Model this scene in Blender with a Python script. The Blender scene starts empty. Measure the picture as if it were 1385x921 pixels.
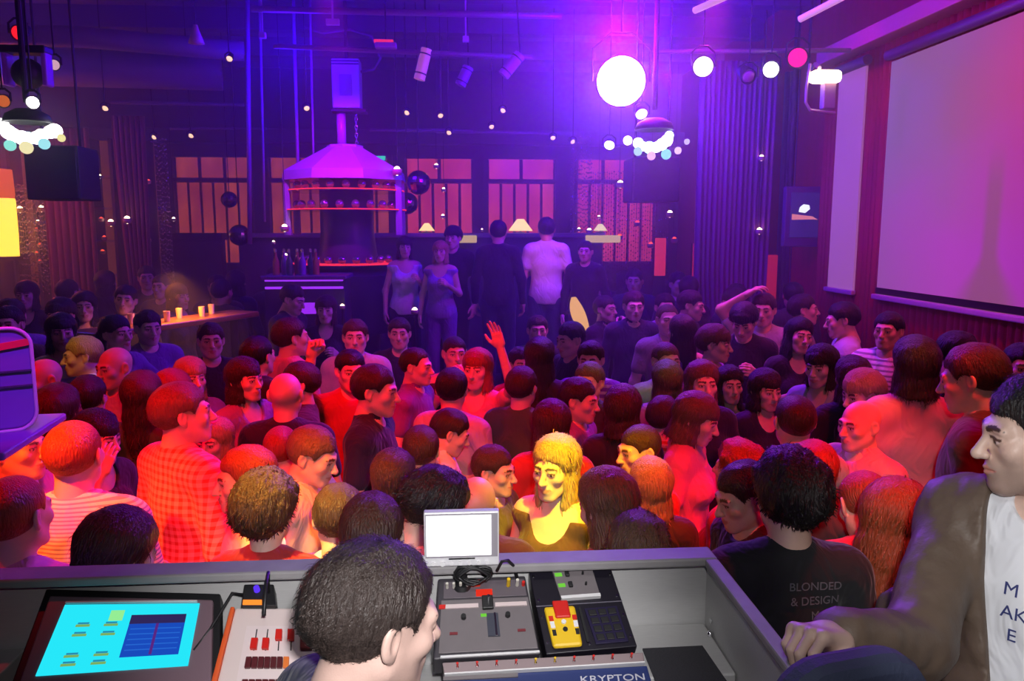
import bpy, bmesh, math, random
import numpy as np
from mathutils import Vector, Matrix, Euler
R = math.radians
rnd = random.Random(7)
COL = bpy.context.scene.collection

# ------------------------------------------------------------------ camera maths (1385 x 921 frame)
CAM_Z = 2.35
FPX = 1056.0
YAW, PITCH = R(4.2), R(8.1)
FW = np.array([math.sin(YAW)*math.cos(PITCH), math.cos(YAW)*math.cos(PITCH), -math.sin(PITCH)])
RT = np.array([math.cos(YAW), -math.sin(YAW), 0.0])
UP = np.cross(RT, FW)
def ray(px, py):
    return FW + RT*((px-692.5)/FPX) + UP*((460.5-py)/FPX)
def at_y(px, py, Y):
    d = ray(px, py); t = Y/d[1]
    return Vector((d[0]*t, Y, CAM_Z + d[2]*t))
def at_z(px, py, z):
    d = ray(px, py); t = (z-CAM_Z)/d[2]
    return Vector((d[0]*t, d[1]*t, z))
def at_x(px, py, X):
    d = ray(px, py); t = X/d[0]
    return Vector((X, d[1]*t, CAM_Z + d[2]*t))

# ------------------------------------------------------------------ materials
MATS = {}
def new_mat(name):
    m = bpy.data.materials.new(name); m.use_nodes = True
    nt = m.node_tree; nt.nodes.clear()
    out = nt.nodes.new('ShaderNodeOutputMaterial')
    b = nt.nodes.new('ShaderNodeBsdfPrincipled')
    nt.links.new(b.outputs[0], out.inputs[0])
    return m, nt, b
def mat(name, col, rough=0.6, metal=0.0, noise=0.0, nscale=20.0, bump=0.0, bscale=60.0, emit=None, estr=0.0, stretch=None, spec=None, sheen=0.0):
    if name in MATS: return MATS[name]
    m, nt, b = new_mat(name); N, L = nt.nodes, nt.links
    b.inputs['Base Color'].default_value = (*col, 1)
    b.inputs['Roughness'].default_value = rough
    b.inputs['Metallic'].default_value = metal
    if spec is not None: b.inputs['Specular IOR Level'].default_value = spec
    if sheen: b.inputs['Sheen Weight'].default_value = sheen
    tc = N.new('ShaderNodeTexCoord'); src = tc.outputs['Object']
    if stretch:
        mp = N.new('ShaderNodeMapping'); mp.inputs['Scale'].default_value = stretch
        L.new(src, mp.inputs[0]); src = mp.outputs[0]
    if noise:
        n = N.new('ShaderNodeTexNoise'); n.inputs['Scale'].default_value = nscale; n.inputs['Detail'].default_value = 4
        L.new(src, n.inputs['Vector'])
        mx = N.new('ShaderNodeMix'); mx.data_type = 'RGBA'
        mx.inputs[6].default_value = (*[max(0, c*(1-noise)) for c in col], 1)
        mx.inputs[7].default_value = (*[min(1, c*(1+noise)) for c in col], 1)
        L.new(n.outputs[0], mx.inputs[0]); L.new(mx.outputs[2], b.inputs['Base Color'])
    if bump:
        n2 = N.new('ShaderNodeTexNoise'); n2.inputs['Scale'].default_value = bscale; n2.inputs['Detail'].default_value = 3
        L.new(src, n2.inputs['Vector'])
        bp = N.new('ShaderNodeBump'); bp.inputs['Strength'].default_value = bump; bp.inputs['Distance'].default_value = 0.01
        L.new(n2.outputs[0], bp.inputs['Height']); L.new(bp.outputs[0], b.inputs['Normal'])
    if emit:
        b.inputs['Emission Color'].default_value = (*emit, 1); b.inputs['Emission Strength'].default_value = estr
    MATS[name] = m
    return m
def skin_mat(name, col):
    if name in MATS: return MATS[name]
    m, nt, b = new_mat(name); N, L = nt.nodes, nt.links
    a = N.new('ShaderNodeAttribute'); a.attribute_name = 'tint'
    tc = N.new('ShaderNodeTexCoord')
    n = N.new('ShaderNodeTexNoise'); n.inputs['Scale'].default_value = 35; n.inputs['Detail'].default_value = 4
    L.new(tc.outputs['Object'], n.inputs['Vector'])
    mx = N.new('ShaderNodeMix'); mx.data_type = 'RGBA'
    mx.inputs[6].default_value = (*[c*0.86 for c in col], 1); mx.inputs[7].default_value = (*[min(1, c*1.1) for c in col], 1)
    L.new(n.outputs[0], mx.inputs[0])
    mm = N.new('ShaderNodeMix'); mm.data_type = 'RGBA'; mm.blend_type = 'MULTIPLY'; mm.inputs[0].default_value = 1
    L.new(mx.outputs[2], mm.inputs[6]); L.new(a.outputs['Color'], mm.inputs[7])
    L.new(mm.outputs[2], b.inputs['Base Color'])
    b.inputs['Roughness'].default_value = 0.48
    b.inputs['Subsurface Weight'].default_value = 0.0
    bp = N.new('ShaderNodeBump'); bp.inputs['Strength'].default_value = 0.12; bp.inputs['Distance'].default_value = 0.004
    n2 = N.new('ShaderNodeTexNoise'); n2.inputs['Scale'].default_value = 300
    L.new(tc.outputs['Object'], n2.inputs['Vector']); L.new(n2.outputs[0], bp.inputs['Height']); L.new(bp.outputs[0], b.inputs['Normal'])
    MATS[name] = m
    return m
def hair_mat(name, col):
    return mat(name, col, rough=0.42, noise=0.55, nscale=30, bump=0.9, bscale=38, stretch=(5, 5, 0.7))
def cloth_mat(name, col, pattern=None, col2=(0.9, 0.9, 0.9), freq=60.0):
    """plain or woven pattern in the garment's own object space: hstripe, vstripe, plaid, rings"""
    if name in MATS: return MATS[name]
    m, nt, b = new_mat(name); N, L = nt.nodes, nt.links
    b.inputs['Roughness'].default_value = 0.85
    b.inputs['Sheen Weight'].default_value = 0.15
    tc = N.new('ShaderNodeTexCoord')
    def band(axis, f, width):
        sx = N.new('ShaderNodeSeparateXYZ'); L.new(tc.outputs['Object'], sx.inputs[0])
        k = N.new('ShaderNodeMath'); k.operation = 'MULTIPLY'; k.inputs[1].default_value = f; L.new(sx.outputs[axis], k.inputs[0])
        fr = N.new('ShaderNodeMath'); fr.operation = 'FRACT'; L.new(k.outputs[0], fr.inputs[0])
        lt = N.new('ShaderNodeMath'); lt.operation = 'LESS_THAN'; lt.inputs[1].default_value = width; L.new(fr.outputs[0], lt.inputs[0])
        return lt.outputs[0]
    base = None
    if pattern:
        mx = N.new('ShaderNodeMix'); mx.data_type = 'RGBA'
        mx.inputs[6].default_value = (*col, 1); mx.inputs[7].default_value = (*col2, 1)
        if pattern == 'hstripe': L.new(band(2, freq, 0.42), mx.inputs[0])
        elif pattern == 'vstripe': L.new(band(0, freq, 0.35), mx.inputs[0])
        elif pattern == 'plaid':
            s1, s2 = band(0, freq, 0.45), band(2, freq, 0.45)
            ad = N.new('ShaderNodeMath'); ad.operation = 'ADD'; L.new(s1, ad.inputs[0]); L.new(s2, ad.inputs[1])
            hf = N.new('ShaderNodeMath'); hf.operation = 'MULTIPLY'; hf.inputs[1].default_value = 0.5; L.new(ad.outputs[0], hf.inputs[0])
            L.new(hf.outputs[0], mx.inputs[0])
        elif pattern == 'rings':
            mp = N.new('ShaderNodeMapping'); mp.inputs['Location'].default_value = (0, 0, -1.27); L.new(tc.outputs['Object'], mp.inputs[0])
            sx = N.new('ShaderNodeSeparateXYZ'); L.new(mp.outputs[0], sx.inputs[0])
            cb = N.new('ShaderNodeCombineXYZ'); L.new(sx.outputs[0], cb.inputs[0]); L.new(sx.outputs[2], cb.inputs[1])
            ln = N.new('ShaderNodeVectorMath'); ln.operation = 'LENGTH'; L.new(cb.outputs[0], ln.inputs[0])
            k = N.new('ShaderNodeMath'); k.operation = 'MULTIPLY'; k.inputs[1].default_value = freq; L.new(ln.outputs['Value'], k.inputs[0])
            fr = N.new('ShaderNodeMath'); fr.operation = 'FRACT'; L.new(k.outputs[0], fr.inputs[0])
            lt = N.new('ShaderNodeMath'); lt.operation = 'LESS_THAN'; lt.inputs[1].default_value = 0.3; L.new(fr.outputs[0], lt.inputs[0])
            ins = N.new('ShaderNodeMath'); ins.operation = 'LESS_THAN'; ins.inputs[1].default_value = 0.125; L.new(ln.outputs['Value'], ins.inputs[0])
            an = N.new('ShaderNodeMath'); an.operation = 'MULTIPLY'; L.new(lt.outputs[0], an.inputs[0]); L.new(ins.outputs[0], an.inputs[1])
            L.new(an.outputs[0], mx.inputs[0])
        base = mx.outputs[2]
        L.new(base, b.inputs['Base Color'])
    else:
        n = N.new('ShaderNodeTexNoise'); n.inputs['Scale'].default_value = 9; L.new(tc.outputs['Object'], n.inputs['Vector'])
        mx = N.new('ShaderNodeMix'); mx.data_type = 'RGBA'
        mx.inputs[6].default_value = (*[c*0.85 for c in col], 1); mx.inputs[7].default_value = (*[min(1, c*1.12) for c in col], 1)
        L.new(n.outputs[0], mx.inputs[0]); L.new(mx.outputs[2], b.inputs['Base Color'])
    # folds
    mp = N.new('ShaderNodeMapping'); mp.inputs['Scale'].default_value = (1.0, 1.0, 0.55); L.new(tc.outputs['Object'], mp.inputs[0])
    n2 = N.new('ShaderNodeTexNoise'); n2.inputs['Scale'].default_value = 12; n2.inputs['Detail'].default_value = 2; n2.inputs['Distortion'].default_value = 1.2
    L.new(mp.outputs[0], n2.inputs['Vector'])
    bp = N.new('ShaderNodeBump'); bp.inputs['Strength'].default_value = 0.55; bp.inputs['Distance'].default_value = 0.03
    L.new(n2.outputs[0], bp.inputs['Height']); L.new(bp.outputs[0], b.inputs['Normal'])
    MATS[name] = m
    return m
def glow(name, col, strength):
    if name in MATS: return MATS[name]
    m = bpy.data.materials.new(name); m.use_nodes = True
    nt = m.node_tree; nt.nodes.clear()
    o = nt.nodes.new('ShaderNodeOutputMaterial'); e = nt.nodes.new('ShaderNodeEmission')
    e.inputs[0].default_value = (*col, 1); e.inputs[1].default_value = strength
    nt.links.new(e.outputs[0], o.inputs[0])
    MATS[name] = m
    return m

# ------------------------------------------------------------------ plain mesh builder
class MB:
    def __init__(s): s.v = []; s.f = []
    def add(s, vs, fs):
        b = len(s.v); s.v.extend([tuple(map(float, v)) for v in vs]); s.f.extend([tuple(b+i for i in f) for f in fs]); return s
    def box(s, c, size, rot=None, taper=1.0):
        x, y, z = size[0]/2, size[1]/2, size[2]/2
        vs = [Vector((sx*x*(taper if sz > 0 else 1), sy*y*(taper if sz > 0 else 1), sz*z)) for sz in (-1, 1) for sx, sy in ((-1, -1), (1, -1), (1, 1), (-1, 1))]
        if rot is not None: vs = [rot @ v for v in vs]
        vs = [v + Vector(c) for v in vs]
        return s.add(vs, [(3, 2, 1, 0), (4, 5, 6, 7), (0, 1, 5, 4), (1, 2, 6, 5), (2, 3, 7, 6), (3, 0, 4, 7)])
    def tube(s, pts, r, seg=10, closed=False):
        pts = [Vector(p) for p in pts]; n = len(pts)
        rr = r if isinstance(r, (list, tuple)) else [r]*n
        vs, fs = [], []
        prev = None
        for i, p in enumerate(pts):
            if closed: t = pts[(i+1) % n] - pts[i-1]
            else: t = pts[min(i+1, n-1)] - pts[max(i-1, 0)]
            t.normalize()
            if prev is None:
                a = t.orthogonal().normalized()
            else:
                a = prev - t*prev.dot(t)
                a = a.normalized() if a.length > 1e-6 else t.orthogonal().normalized()
            prev = a; bnrm = t.cross(a)
            for k in range(seg):
                w = 2*math.pi*k/seg
                vs.append(p + (a*math.cos(w) + bnrm*math.sin(w))*rr[i])
        m = n if closed else n-1
        for i in range(m):
            for k in range(seg):
                a0 = i*seg+k; a1 = i*seg+(k+1) % seg
                b0 = ((i+1) % n)*seg+k; b1 = ((i+1) % n)*seg+(k+1) % seg
                fs.append((a0, a1, b1, b0))
        if not closed:
            fs.append(tuple(reversed(range(seg)))); fs.append(tuple((n-1)*seg+k for k in range(seg)))
        return s.add(vs, fs)
    def cyl(s, p0, p1, r0, r1=None, seg=20):
        return s.tube([p0, p1], [r0, r0 if r1 is None else r1], seg)
    def lathe(s, prof, seg=28, axis=None, origin=(0, 0, 0), ang=2*math.pi):
        """prof: list of (r, z); closed at both ends if r is 0"""
        M = axis if axis is not None else Matrix.Identity(3)
        O = Vector(origin); vs, fs = [], []
        full = ang > 6.28
        cols = seg if full else seg+1
        for r, z in prof:
            for k in range(cols):
                w = ang*k/seg
                vs.append(O + M @ Vector((r*math.cos(w), r*math.sin(w), z)))
        for i in range(len(prof)-1):
            for k in range(seg):
                a = i*cols+k; b = i*cols+(k+1) % cols
                fs.append((a, b, b+cols, a+cols))
        if full and prof[0][0] > 1e-6: fs.append(tuple(reversed(range(cols))))
        if full and prof[-1][0] > 1e-6: fs.append(tuple((len(prof)-1)*cols+k for k in range(cols)))
        return s.add(vs, fs)
    def sphere(s, c, r, seg=16, rings=10, sc=(1, 1, 1)):
        vs = [Vector(c)+Vector((0, 0, -r*sc[2]))]; fs = []
        for i in range(1, rings):
            th = math.pi*i/rings
            for k in range(seg):
                w = 2*math.pi*k/seg
                vs.append(Vector(c)+Vector((r*sc[0]*math.sin(th)*math.cos(w), r*sc[1]*math.sin(th)*math.sin(w), -r*sc[2]*math.cos(th))))
        vs.append(Vector(c)+Vector((0, 0, r*sc[2]))); last = len(vs)-1
        for k in range(seg):
            fs.append((0, 1+(k+1) % seg, 1+k)); o = 1+(rings-2)*seg
            fs.append((last, o+k, o+(k+1) % seg))
        for i in range(rings-2):
            for k in range(seg):
                a = 1+i*seg+k; b = 1+i*seg+(k+1) % seg
                fs.append((a, b, b+seg, a+seg))
        return s.add(vs, fs)
    def prism(s, poly, z0, z1):
        n = len(poly); vs = [(x, y, z0) for x, y in poly]+[(x, y, z1) for x, y in poly]
        fs = [tuple(reversed(range(n))), tuple(range(n, 2*n))]+[(i, (i+1) % n, n+(i+1) % n, n+i) for i in range(n)]
        return s.add(vs, fs)
    def xform(s, M):
        s.v = [tuple(M @ Vector(v)) for v in s.v]; return s
    def build(s, name, m, parent=None, smooth=False, bevel=0.0, loc=None):
        return raw_mesh(name, s.v, s.f, m, parent, smooth, bevel, loc)
def link_mesh(name, me, m, parent=None, loc=None):
    o = bpy.data.objects.new(name, me); COL.objects.link(o)
    if m is not None:
        if not me.materials: me.materials.append(None)
        o.material_slots[0].link = 'OBJECT'; o.material_slots[0].material = m
    if parent is not None: o.parent = parent
    if loc is not None: o.location = loc
    return o
def raw_mesh(name, v, f, m, parent=None, smooth=False, bevel=0.0, loc=None):
    me = bpy.data.meshes.new(name); me.from_pydata(v, [], f); me.update()
    bm = bmesh.new(); bm.from_mesh(me); bmesh.ops.recalc_face_normals(bm, faces=bm.faces); bm.to_mesh(me); bm.free()
    if smooth:
        me.polygons.foreach_set('use_smooth', [True]*len(me.polygons))
        if smooth == 'angle':
            me.set_sharp_from_angle(angle=R(40))
    o = link_mesh(name, me, m, parent, loc)
    if bevel:
        b = o.modifiers.new('bevel', 'BEVEL'); b.width = bevel; b.segments = 2; b.limit_method = 'ANGLE'; b.angle_limit = R(40)
    return o
def tag(o, label=None, cat=None, group=None, kind=None):
    if label: o['label'] = label
    if cat: o['category'] = cat
    if group: o['group'] = group
    if kind: o['kind'] = kind
    return o
def thing(name, label, cat, loc=(0, 0, 0), rz=0.0, group=None):
    o = bpy.data.objects.new(name, None); COL.objects.link(o); o.empty_display_size = 0.1
    o.location = loc; o.rotation_euler = (0, 0, rz)
    return tag(o, label, cat, group)
def struct(o): o['kind'] = 'structure'; return o
def copy_tree(o, parent=None):
    c = o.copy(); COL.objects.link(c)
    if parent is not None: c.parent = parent
    for ch in list(o.children): copy_tree(ch, c)
    return c

# ------------------------------------------------------------------ signed distance sculpting
def V3(p): return np.array(p, dtype=np.float32)
def sd_ell(P, c, r):
    r = V3(r); q = (P-V3(c))/r
    k = np.sqrt((q*q).sum(-1))+1e-9
    k1 = np.sqrt(((q/r)**2).sum(-1))+1e-9
    return k*(k-1.0)/k1
def sd_sph(P, c, r): return np.sqrt(((P-V3(c))**2).sum(-1))-r
def sd_cap(P, a, b, r0, r1=None):
    r1 = r0 if r1 is None else r1
    a, b = V3(a), V3(b); ba = b-a; pa = P-a
    h = np.clip((pa@ba)/max(float(ba@ba), 1e-9), 0, 1)
    return np.sqrt(((pa-h[..., None]*ba)**2).sum(-1)) - (r0+(r1-r0)*h)
def sd_rbox(P, c, b, r):
    q = np.abs(P-V3(c))-V3(b)+r
    return np.sqrt((np.maximum(q, 0)**2).sum(-1))+np.minimum(q.max(-1), 0)-r
def smin(a, b, k):
    h = np.clip(0.5+0.5*(b-a)/k, 0, 1)
    return b+(a-b)*h-k*h*(1-h)
def smax(a, b, k): return -smin(-a, -b, k)
def surface_nets(fn, lo, hi, h):
    lo, hi = np.array(lo, float), np.array(hi, float)
    for k in range(5):                      # shift the lattice until the surface is manifold
        V, F = _nets(fn, lo-h*.173*k, hi+h, h)
        E = np.sort(np.concatenate([F[:, [0, 1]], F[:, [1, 2]], F[:, [2, 3]], F[:, [3, 0]]]), 1)
        c = np.unique(E[:, 0].astype(np.int64)*len(V)+E[:, 1], return_counts=True)[1]
        if (c == 2).all(): break
    return V, F
def _nets(fn, lo, hi, h):
    lo, hi = np.array(lo, float), np.array(hi, float)
    n = np.ceil((hi-lo)/h).astype(int)+1
    ax = [lo[i]+h*np.arange(n[i]) for i in range(3)]
    P = np.stack(np.meshgrid(*ax, indexing='ij'), -1).astype(np.float32)
    D = fn(P.reshape(-1, 3)).reshape(n).astype(np.float32)
    D[D == 0] = 1e-7
    S = D < 0
    c = [(i, j, k) for i in (0, 1) for j in (0, 1) for k in (0, 1)]
    sl = lambda A, o: A[o[0]:n[0]-1+o[0], o[1]:n[1]-1+o[1], o[2]:n[2]-1+o[2]]
    cnt = sum(sl(S, o).astype(np.int8) for o in c)
    act = (cnt > 0) & (cnt < 8)
    I = np.argwhere(act)
    acc = np.zeros((len(I), 3)); num = np.zeros(len(I))
    Dv = {o: D[I[:, 0]+o[0], I[:, 1]+o[1], I[:, 2]+o[2]] for o in c}
    for o in c:
        for a in range(3):
            if o[a] == 0:
                o2 = list(o); o2[a] = 1; o2 = tuple(o2)
                d0, d1 = Dv[o], Dv[o2]
                cr = (d0 < 0) != (d1 < 0)
                t = np.where(cr, d0/np.where(cr, d0-d1, 1), 0)
                p = np.tile(np.array(o, float), (len(I), 1)); p[:, a] = t
                acc[cr] += p[cr]; num[cr] += 1
    verts = lo+h*(I+acc/num[:, None])
    idx = -np.ones(act.shape, int); idx[act] = np.arange(len(I))
    F = []
    for a in range(3):
        b, d = (a+1) % 3, (a+2) % 3
        s0 = [slice(None)]*3; s1 = [slice(None)]*3
        s0[a] = slice(0, n[a]-1); s1[a] = slice(1, n[a])
        for q in (b, d):
            s0[q] = slice(1, n[q]-1); s1[q] = slice(1, n[q]-1)
        A, B = S[tuple(s0)], S[tuple(s1)]
        E = np.argwhere(A != B)
        if not len(E): continue
        flip = A[tuple(E.T)]
        E = E.copy(); E[:, b] += 1; E[:, d] += 1
        def cell(db, dd):
            q = E.copy(); q[:, b] -= db; q[:, d] -= dd
            return idx[q[:, 0], q[:, 1], q[:, 2]]
        quad = np.stack([cell(1, 1), cell(0, 1), cell(0, 0), cell(1, 0)], 1)
        quad[~flip] = quad[~flip][:, ::-1]
        F.append(quad)
    F = np.concatenate(F)
    return verts, F
def np_mesh(name, V, F, smooth=True):
    me = bpy.data.meshes.new(name)
    me.vertices.add(len(V)); me.vertices.foreach_set('co', np.asarray(V, np.float32).ravel())
    k = F.shape[1]
    me.loops.add(F.size); me.loops.foreach_set('vertex_index', F.ravel().astype(np.int32))
    me.polygons.add(len(F)); me.polygons.foreach_set('loop_start', np.arange(0, F.size, k, dtype=np.int32))
    me.update(calc_edges=True)
    if smooth: me.polygons.foreach_set('use_smooth', np.ones(len(F), bool))
    return me
def mesh_np(me):
    v = np.empty(len(me.vertices)*3, np.float32); me.vertices.foreach_get('co', v)
    return v.reshape(-1, 3)
# ------------------------------------------------------------------ people
def head_sdf(P, fem=False, hero=False):
    w = 0.95 if fem else 1.0
    A = P.copy(); A[:, 0] = np.abs(A[:, 0])          # symmetric
    d = sd_ell(A, (0, .018, .028), (.076*w, .096, .086))
    d = smin(d, sd_ell(A, (0, -.026, -.035), (.060*w, .062, .078)), .03)
    jw = .050 if not fem else .043
    d = smin(d, sd_cap(A, (jw, .002, -.050), (.018, -.066, -.094), .022 if not fem else .019, .018), .025)
    d = smin(d, sd_sph(A, (0, -.072, -.094), .022 if not fem else .018), .018)
    d = smin(d, sd_sph(A, (.043*w, -.058, -.016), .022), .02)
    d = smin(d, sd_cap(A, (.005, -.084, .025), (.040, -.072, .024), .012 if not fem else .009), .016)
    d = smax(d, -sd_ell(A, (.031, -.101, .006), (.019, .018, .013)), .014)
    d = smin(d, sd_ell(A, (.031, -.074, .006), (.0145, .0145, .0125)), .004)
    d = smin(d, sd_cap(A, (.018, -.085, .012), (.043, -.079, .010), .0045), .004)      # upper lid
    d = smin(d, sd_cap(A, (0, -.082, .018), (0, -.110, -.024), .008, .0115), .012)
    d = smin(d, sd_sph(A, (.0115, -.100, -.028), .0085), .007)
    d = smin(d, sd_sph(A, (0, -.111, -.027), .0095), .008)
    d = smin(d, sd_ell(A, (0, -.078, -.060), (.028, .018, .024)), .015)
    d = smin(d, sd_cap(A, (0, -.0975, -.055), (.024, -.084, -.0585), .0052, .003), .005)
    d = smin(d, sd_cap(A, (0, -.0955, -.066), (.018, -.086, -.063), .0058, .003), .005)
    d = smax(d, -sd_cap(A, (0, -.1025, -.0605), (.021, -.089, -.0605), .0022), .003)
    # ears
    E = A-V3((.077*w, .012, .000)); ca, sa = math.cos(.35), math.sin(.35)
    E2 = np.stack([E[:, 0]*ca - E[:, 1]*sa, E[:, 0]*sa+E[:, 1]*ca, E[:, 2]], 1)
    ear = sd_ell(E2, (.004, .006, .002), (.0085, .019, .032))
    ear = smin(ear, sd_ell(E2, (.001, -.004, -.024), (.006, .010, .012)), .006)
    ear = smax(ear, -sd_ell(E2, (.013, .002, .004), (.0085, .011, .019)), .005)
    d = smin(d, ear, .006)
    nr = .056 if not fem else .047
    d = smin(d, sd_cap(P, (0, .022, -.06), (0, .040, -.17), nr, nr+.006), .03)
    if not fem: d = smin(d, sd_sph(P, (0, -.022, -.135), .014), .02)
    return smax(d, -.178-P[:, 2], .004)
HEADS = {}
def head_mesh(kind, h=.0052):
    key = (kind, h)
    if key not in HEADS:
        V, F = surface_nets(lambda P: head_sdf(P, kind == 'f'), (-.115, -.14, -.19), (.115, .135, .135), h)
        HEADS[key] = (V, F)
    return HEADS[key]
def head_tint(V, hero=False, stub=0.0, brow=(.10, .08, .07)):
    """per vertex multipliers on the skin colour: lips, brows, eyes, beard shade"""
    A = V.copy(); A[:, 0] = np.abs(A[:, 0]); T = np.ones((len(V), 3), np.float32)
    lip = np.minimum(sd_cap(A, (0, -.0975, -.055), (.024, -.084, -.0585), .0062, .004), sd_cap(A, (0, -.0955, -.066), (.018, -.086, -.063), .0066, .004)) < .0008
    if stub:
        j = np.clip(1-np.maximum(np.abs(A[:, 2]+.082)/.05, 0), 0, 1)*(A[:, 1] < .0)*(A[:, 2] < -.03)
        T *= (1-stub*np.clip(j*2, 0, 1))[:, None]
    T[lip] = (.80, .50, .48)
    bd = sd_cap(A, (.014, -.090, .0275), (.030, -.088, .0325), .0055, .006)
    bd = np.minimum(bd, sd_cap(A, (.030, -.088, .0325), (.048, -.074, .026), .005, .003))
    T[bd < .001] = brow
    el = sd_ell(A, (.031, -.0885, .0055), (.0135, .012, .0062))
    T[el < 0] = (1.15, 1.25, 1.45)
    T[(np.sqrt((A[:, 0]-.0305)**2+(A[:, 2]-.0055)**2) < .0062) & (A[:, 1] < -.07) & (el < .001)] = (.05, .04, .04)
    lash = sd_cap(A, (.018, -.089, .012), (.044, -.083, .0095), .0035)
    T[(lash < .0) & (A[:, 1] < -.075)] = (.16, .12, .11)
    return T

def noise3(P, f, seed=0):
    r = np.random.RandomState(seed); o = np.zeros(len(P))
    for i in range(6):
        k = r.normal(size=3)*f; o += np.sin(P@k.astype(np.float32)+r.rand()*6.28)
    return o/6
def strands(hair_obj_np, n, length, m_flow, seed=1, w=.0011, wild=.10):
    """fine tapered hairs growing from a hair shell (verts, quads)"""
    V, F = hair_obj_np; q = np.random.RandomState(seed)
    A = V[F]; nr = np.cross(A[:, 2]-A[:, 0], A[:, 3]-A[:, 1]); ar = np.linalg.norm(nr, axis=1); nr /= ar[:, None]+1e-12
    pick = q.choice(len(F), n, p=ar/ar.sum())
    uv = q.rand(n, 2)
    p = (A[pick, 0]*(1-uv[:, :1])+A[pick, 1]*uv[:, :1])*(1-uv[:, 1:])+(A[pick, 3]*(1-uv[:, :1])+A[pick, 2]*uv[:, :1])*uv[:, 1:]
    nn = nr[pick]; fl = m_flow(p); fl = fl-nn*(fl*nn).sum(1)[:, None]; fl /= np.linalg.norm(fl, axis=1)[:, None]+1e-9
    L = length(p)*(.6+.8*q.rand(n)); d = fl*.95+nn*wild+q.normal(size=(n, 3))*(.08+wild*.6); d /= np.linalg.norm(d, axis=1)[:, None]
    sd = np.cross(d, nn); sd /= np.linalg.norm(sd, axis=1)[:, None]+1e-9
    b = p-nn*.002; mid = b+d*(L*.55)[:, None]+nn*.0025; tip = b+d*L[:, None]-nn*(L*.12)[:, None]
    vs = np.stack([b-sd*w, b+sd*w, mid+sd*w*.8, mid-sd*w*.8, tip], 1).reshape(-1, 3)
    k = np.arange(n)*5
    return vs, [(i, i+1, i+2, i+3) for i in k]+[(i+3, i+2, i+4) for i in k]
HAIRS = {}
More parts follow.
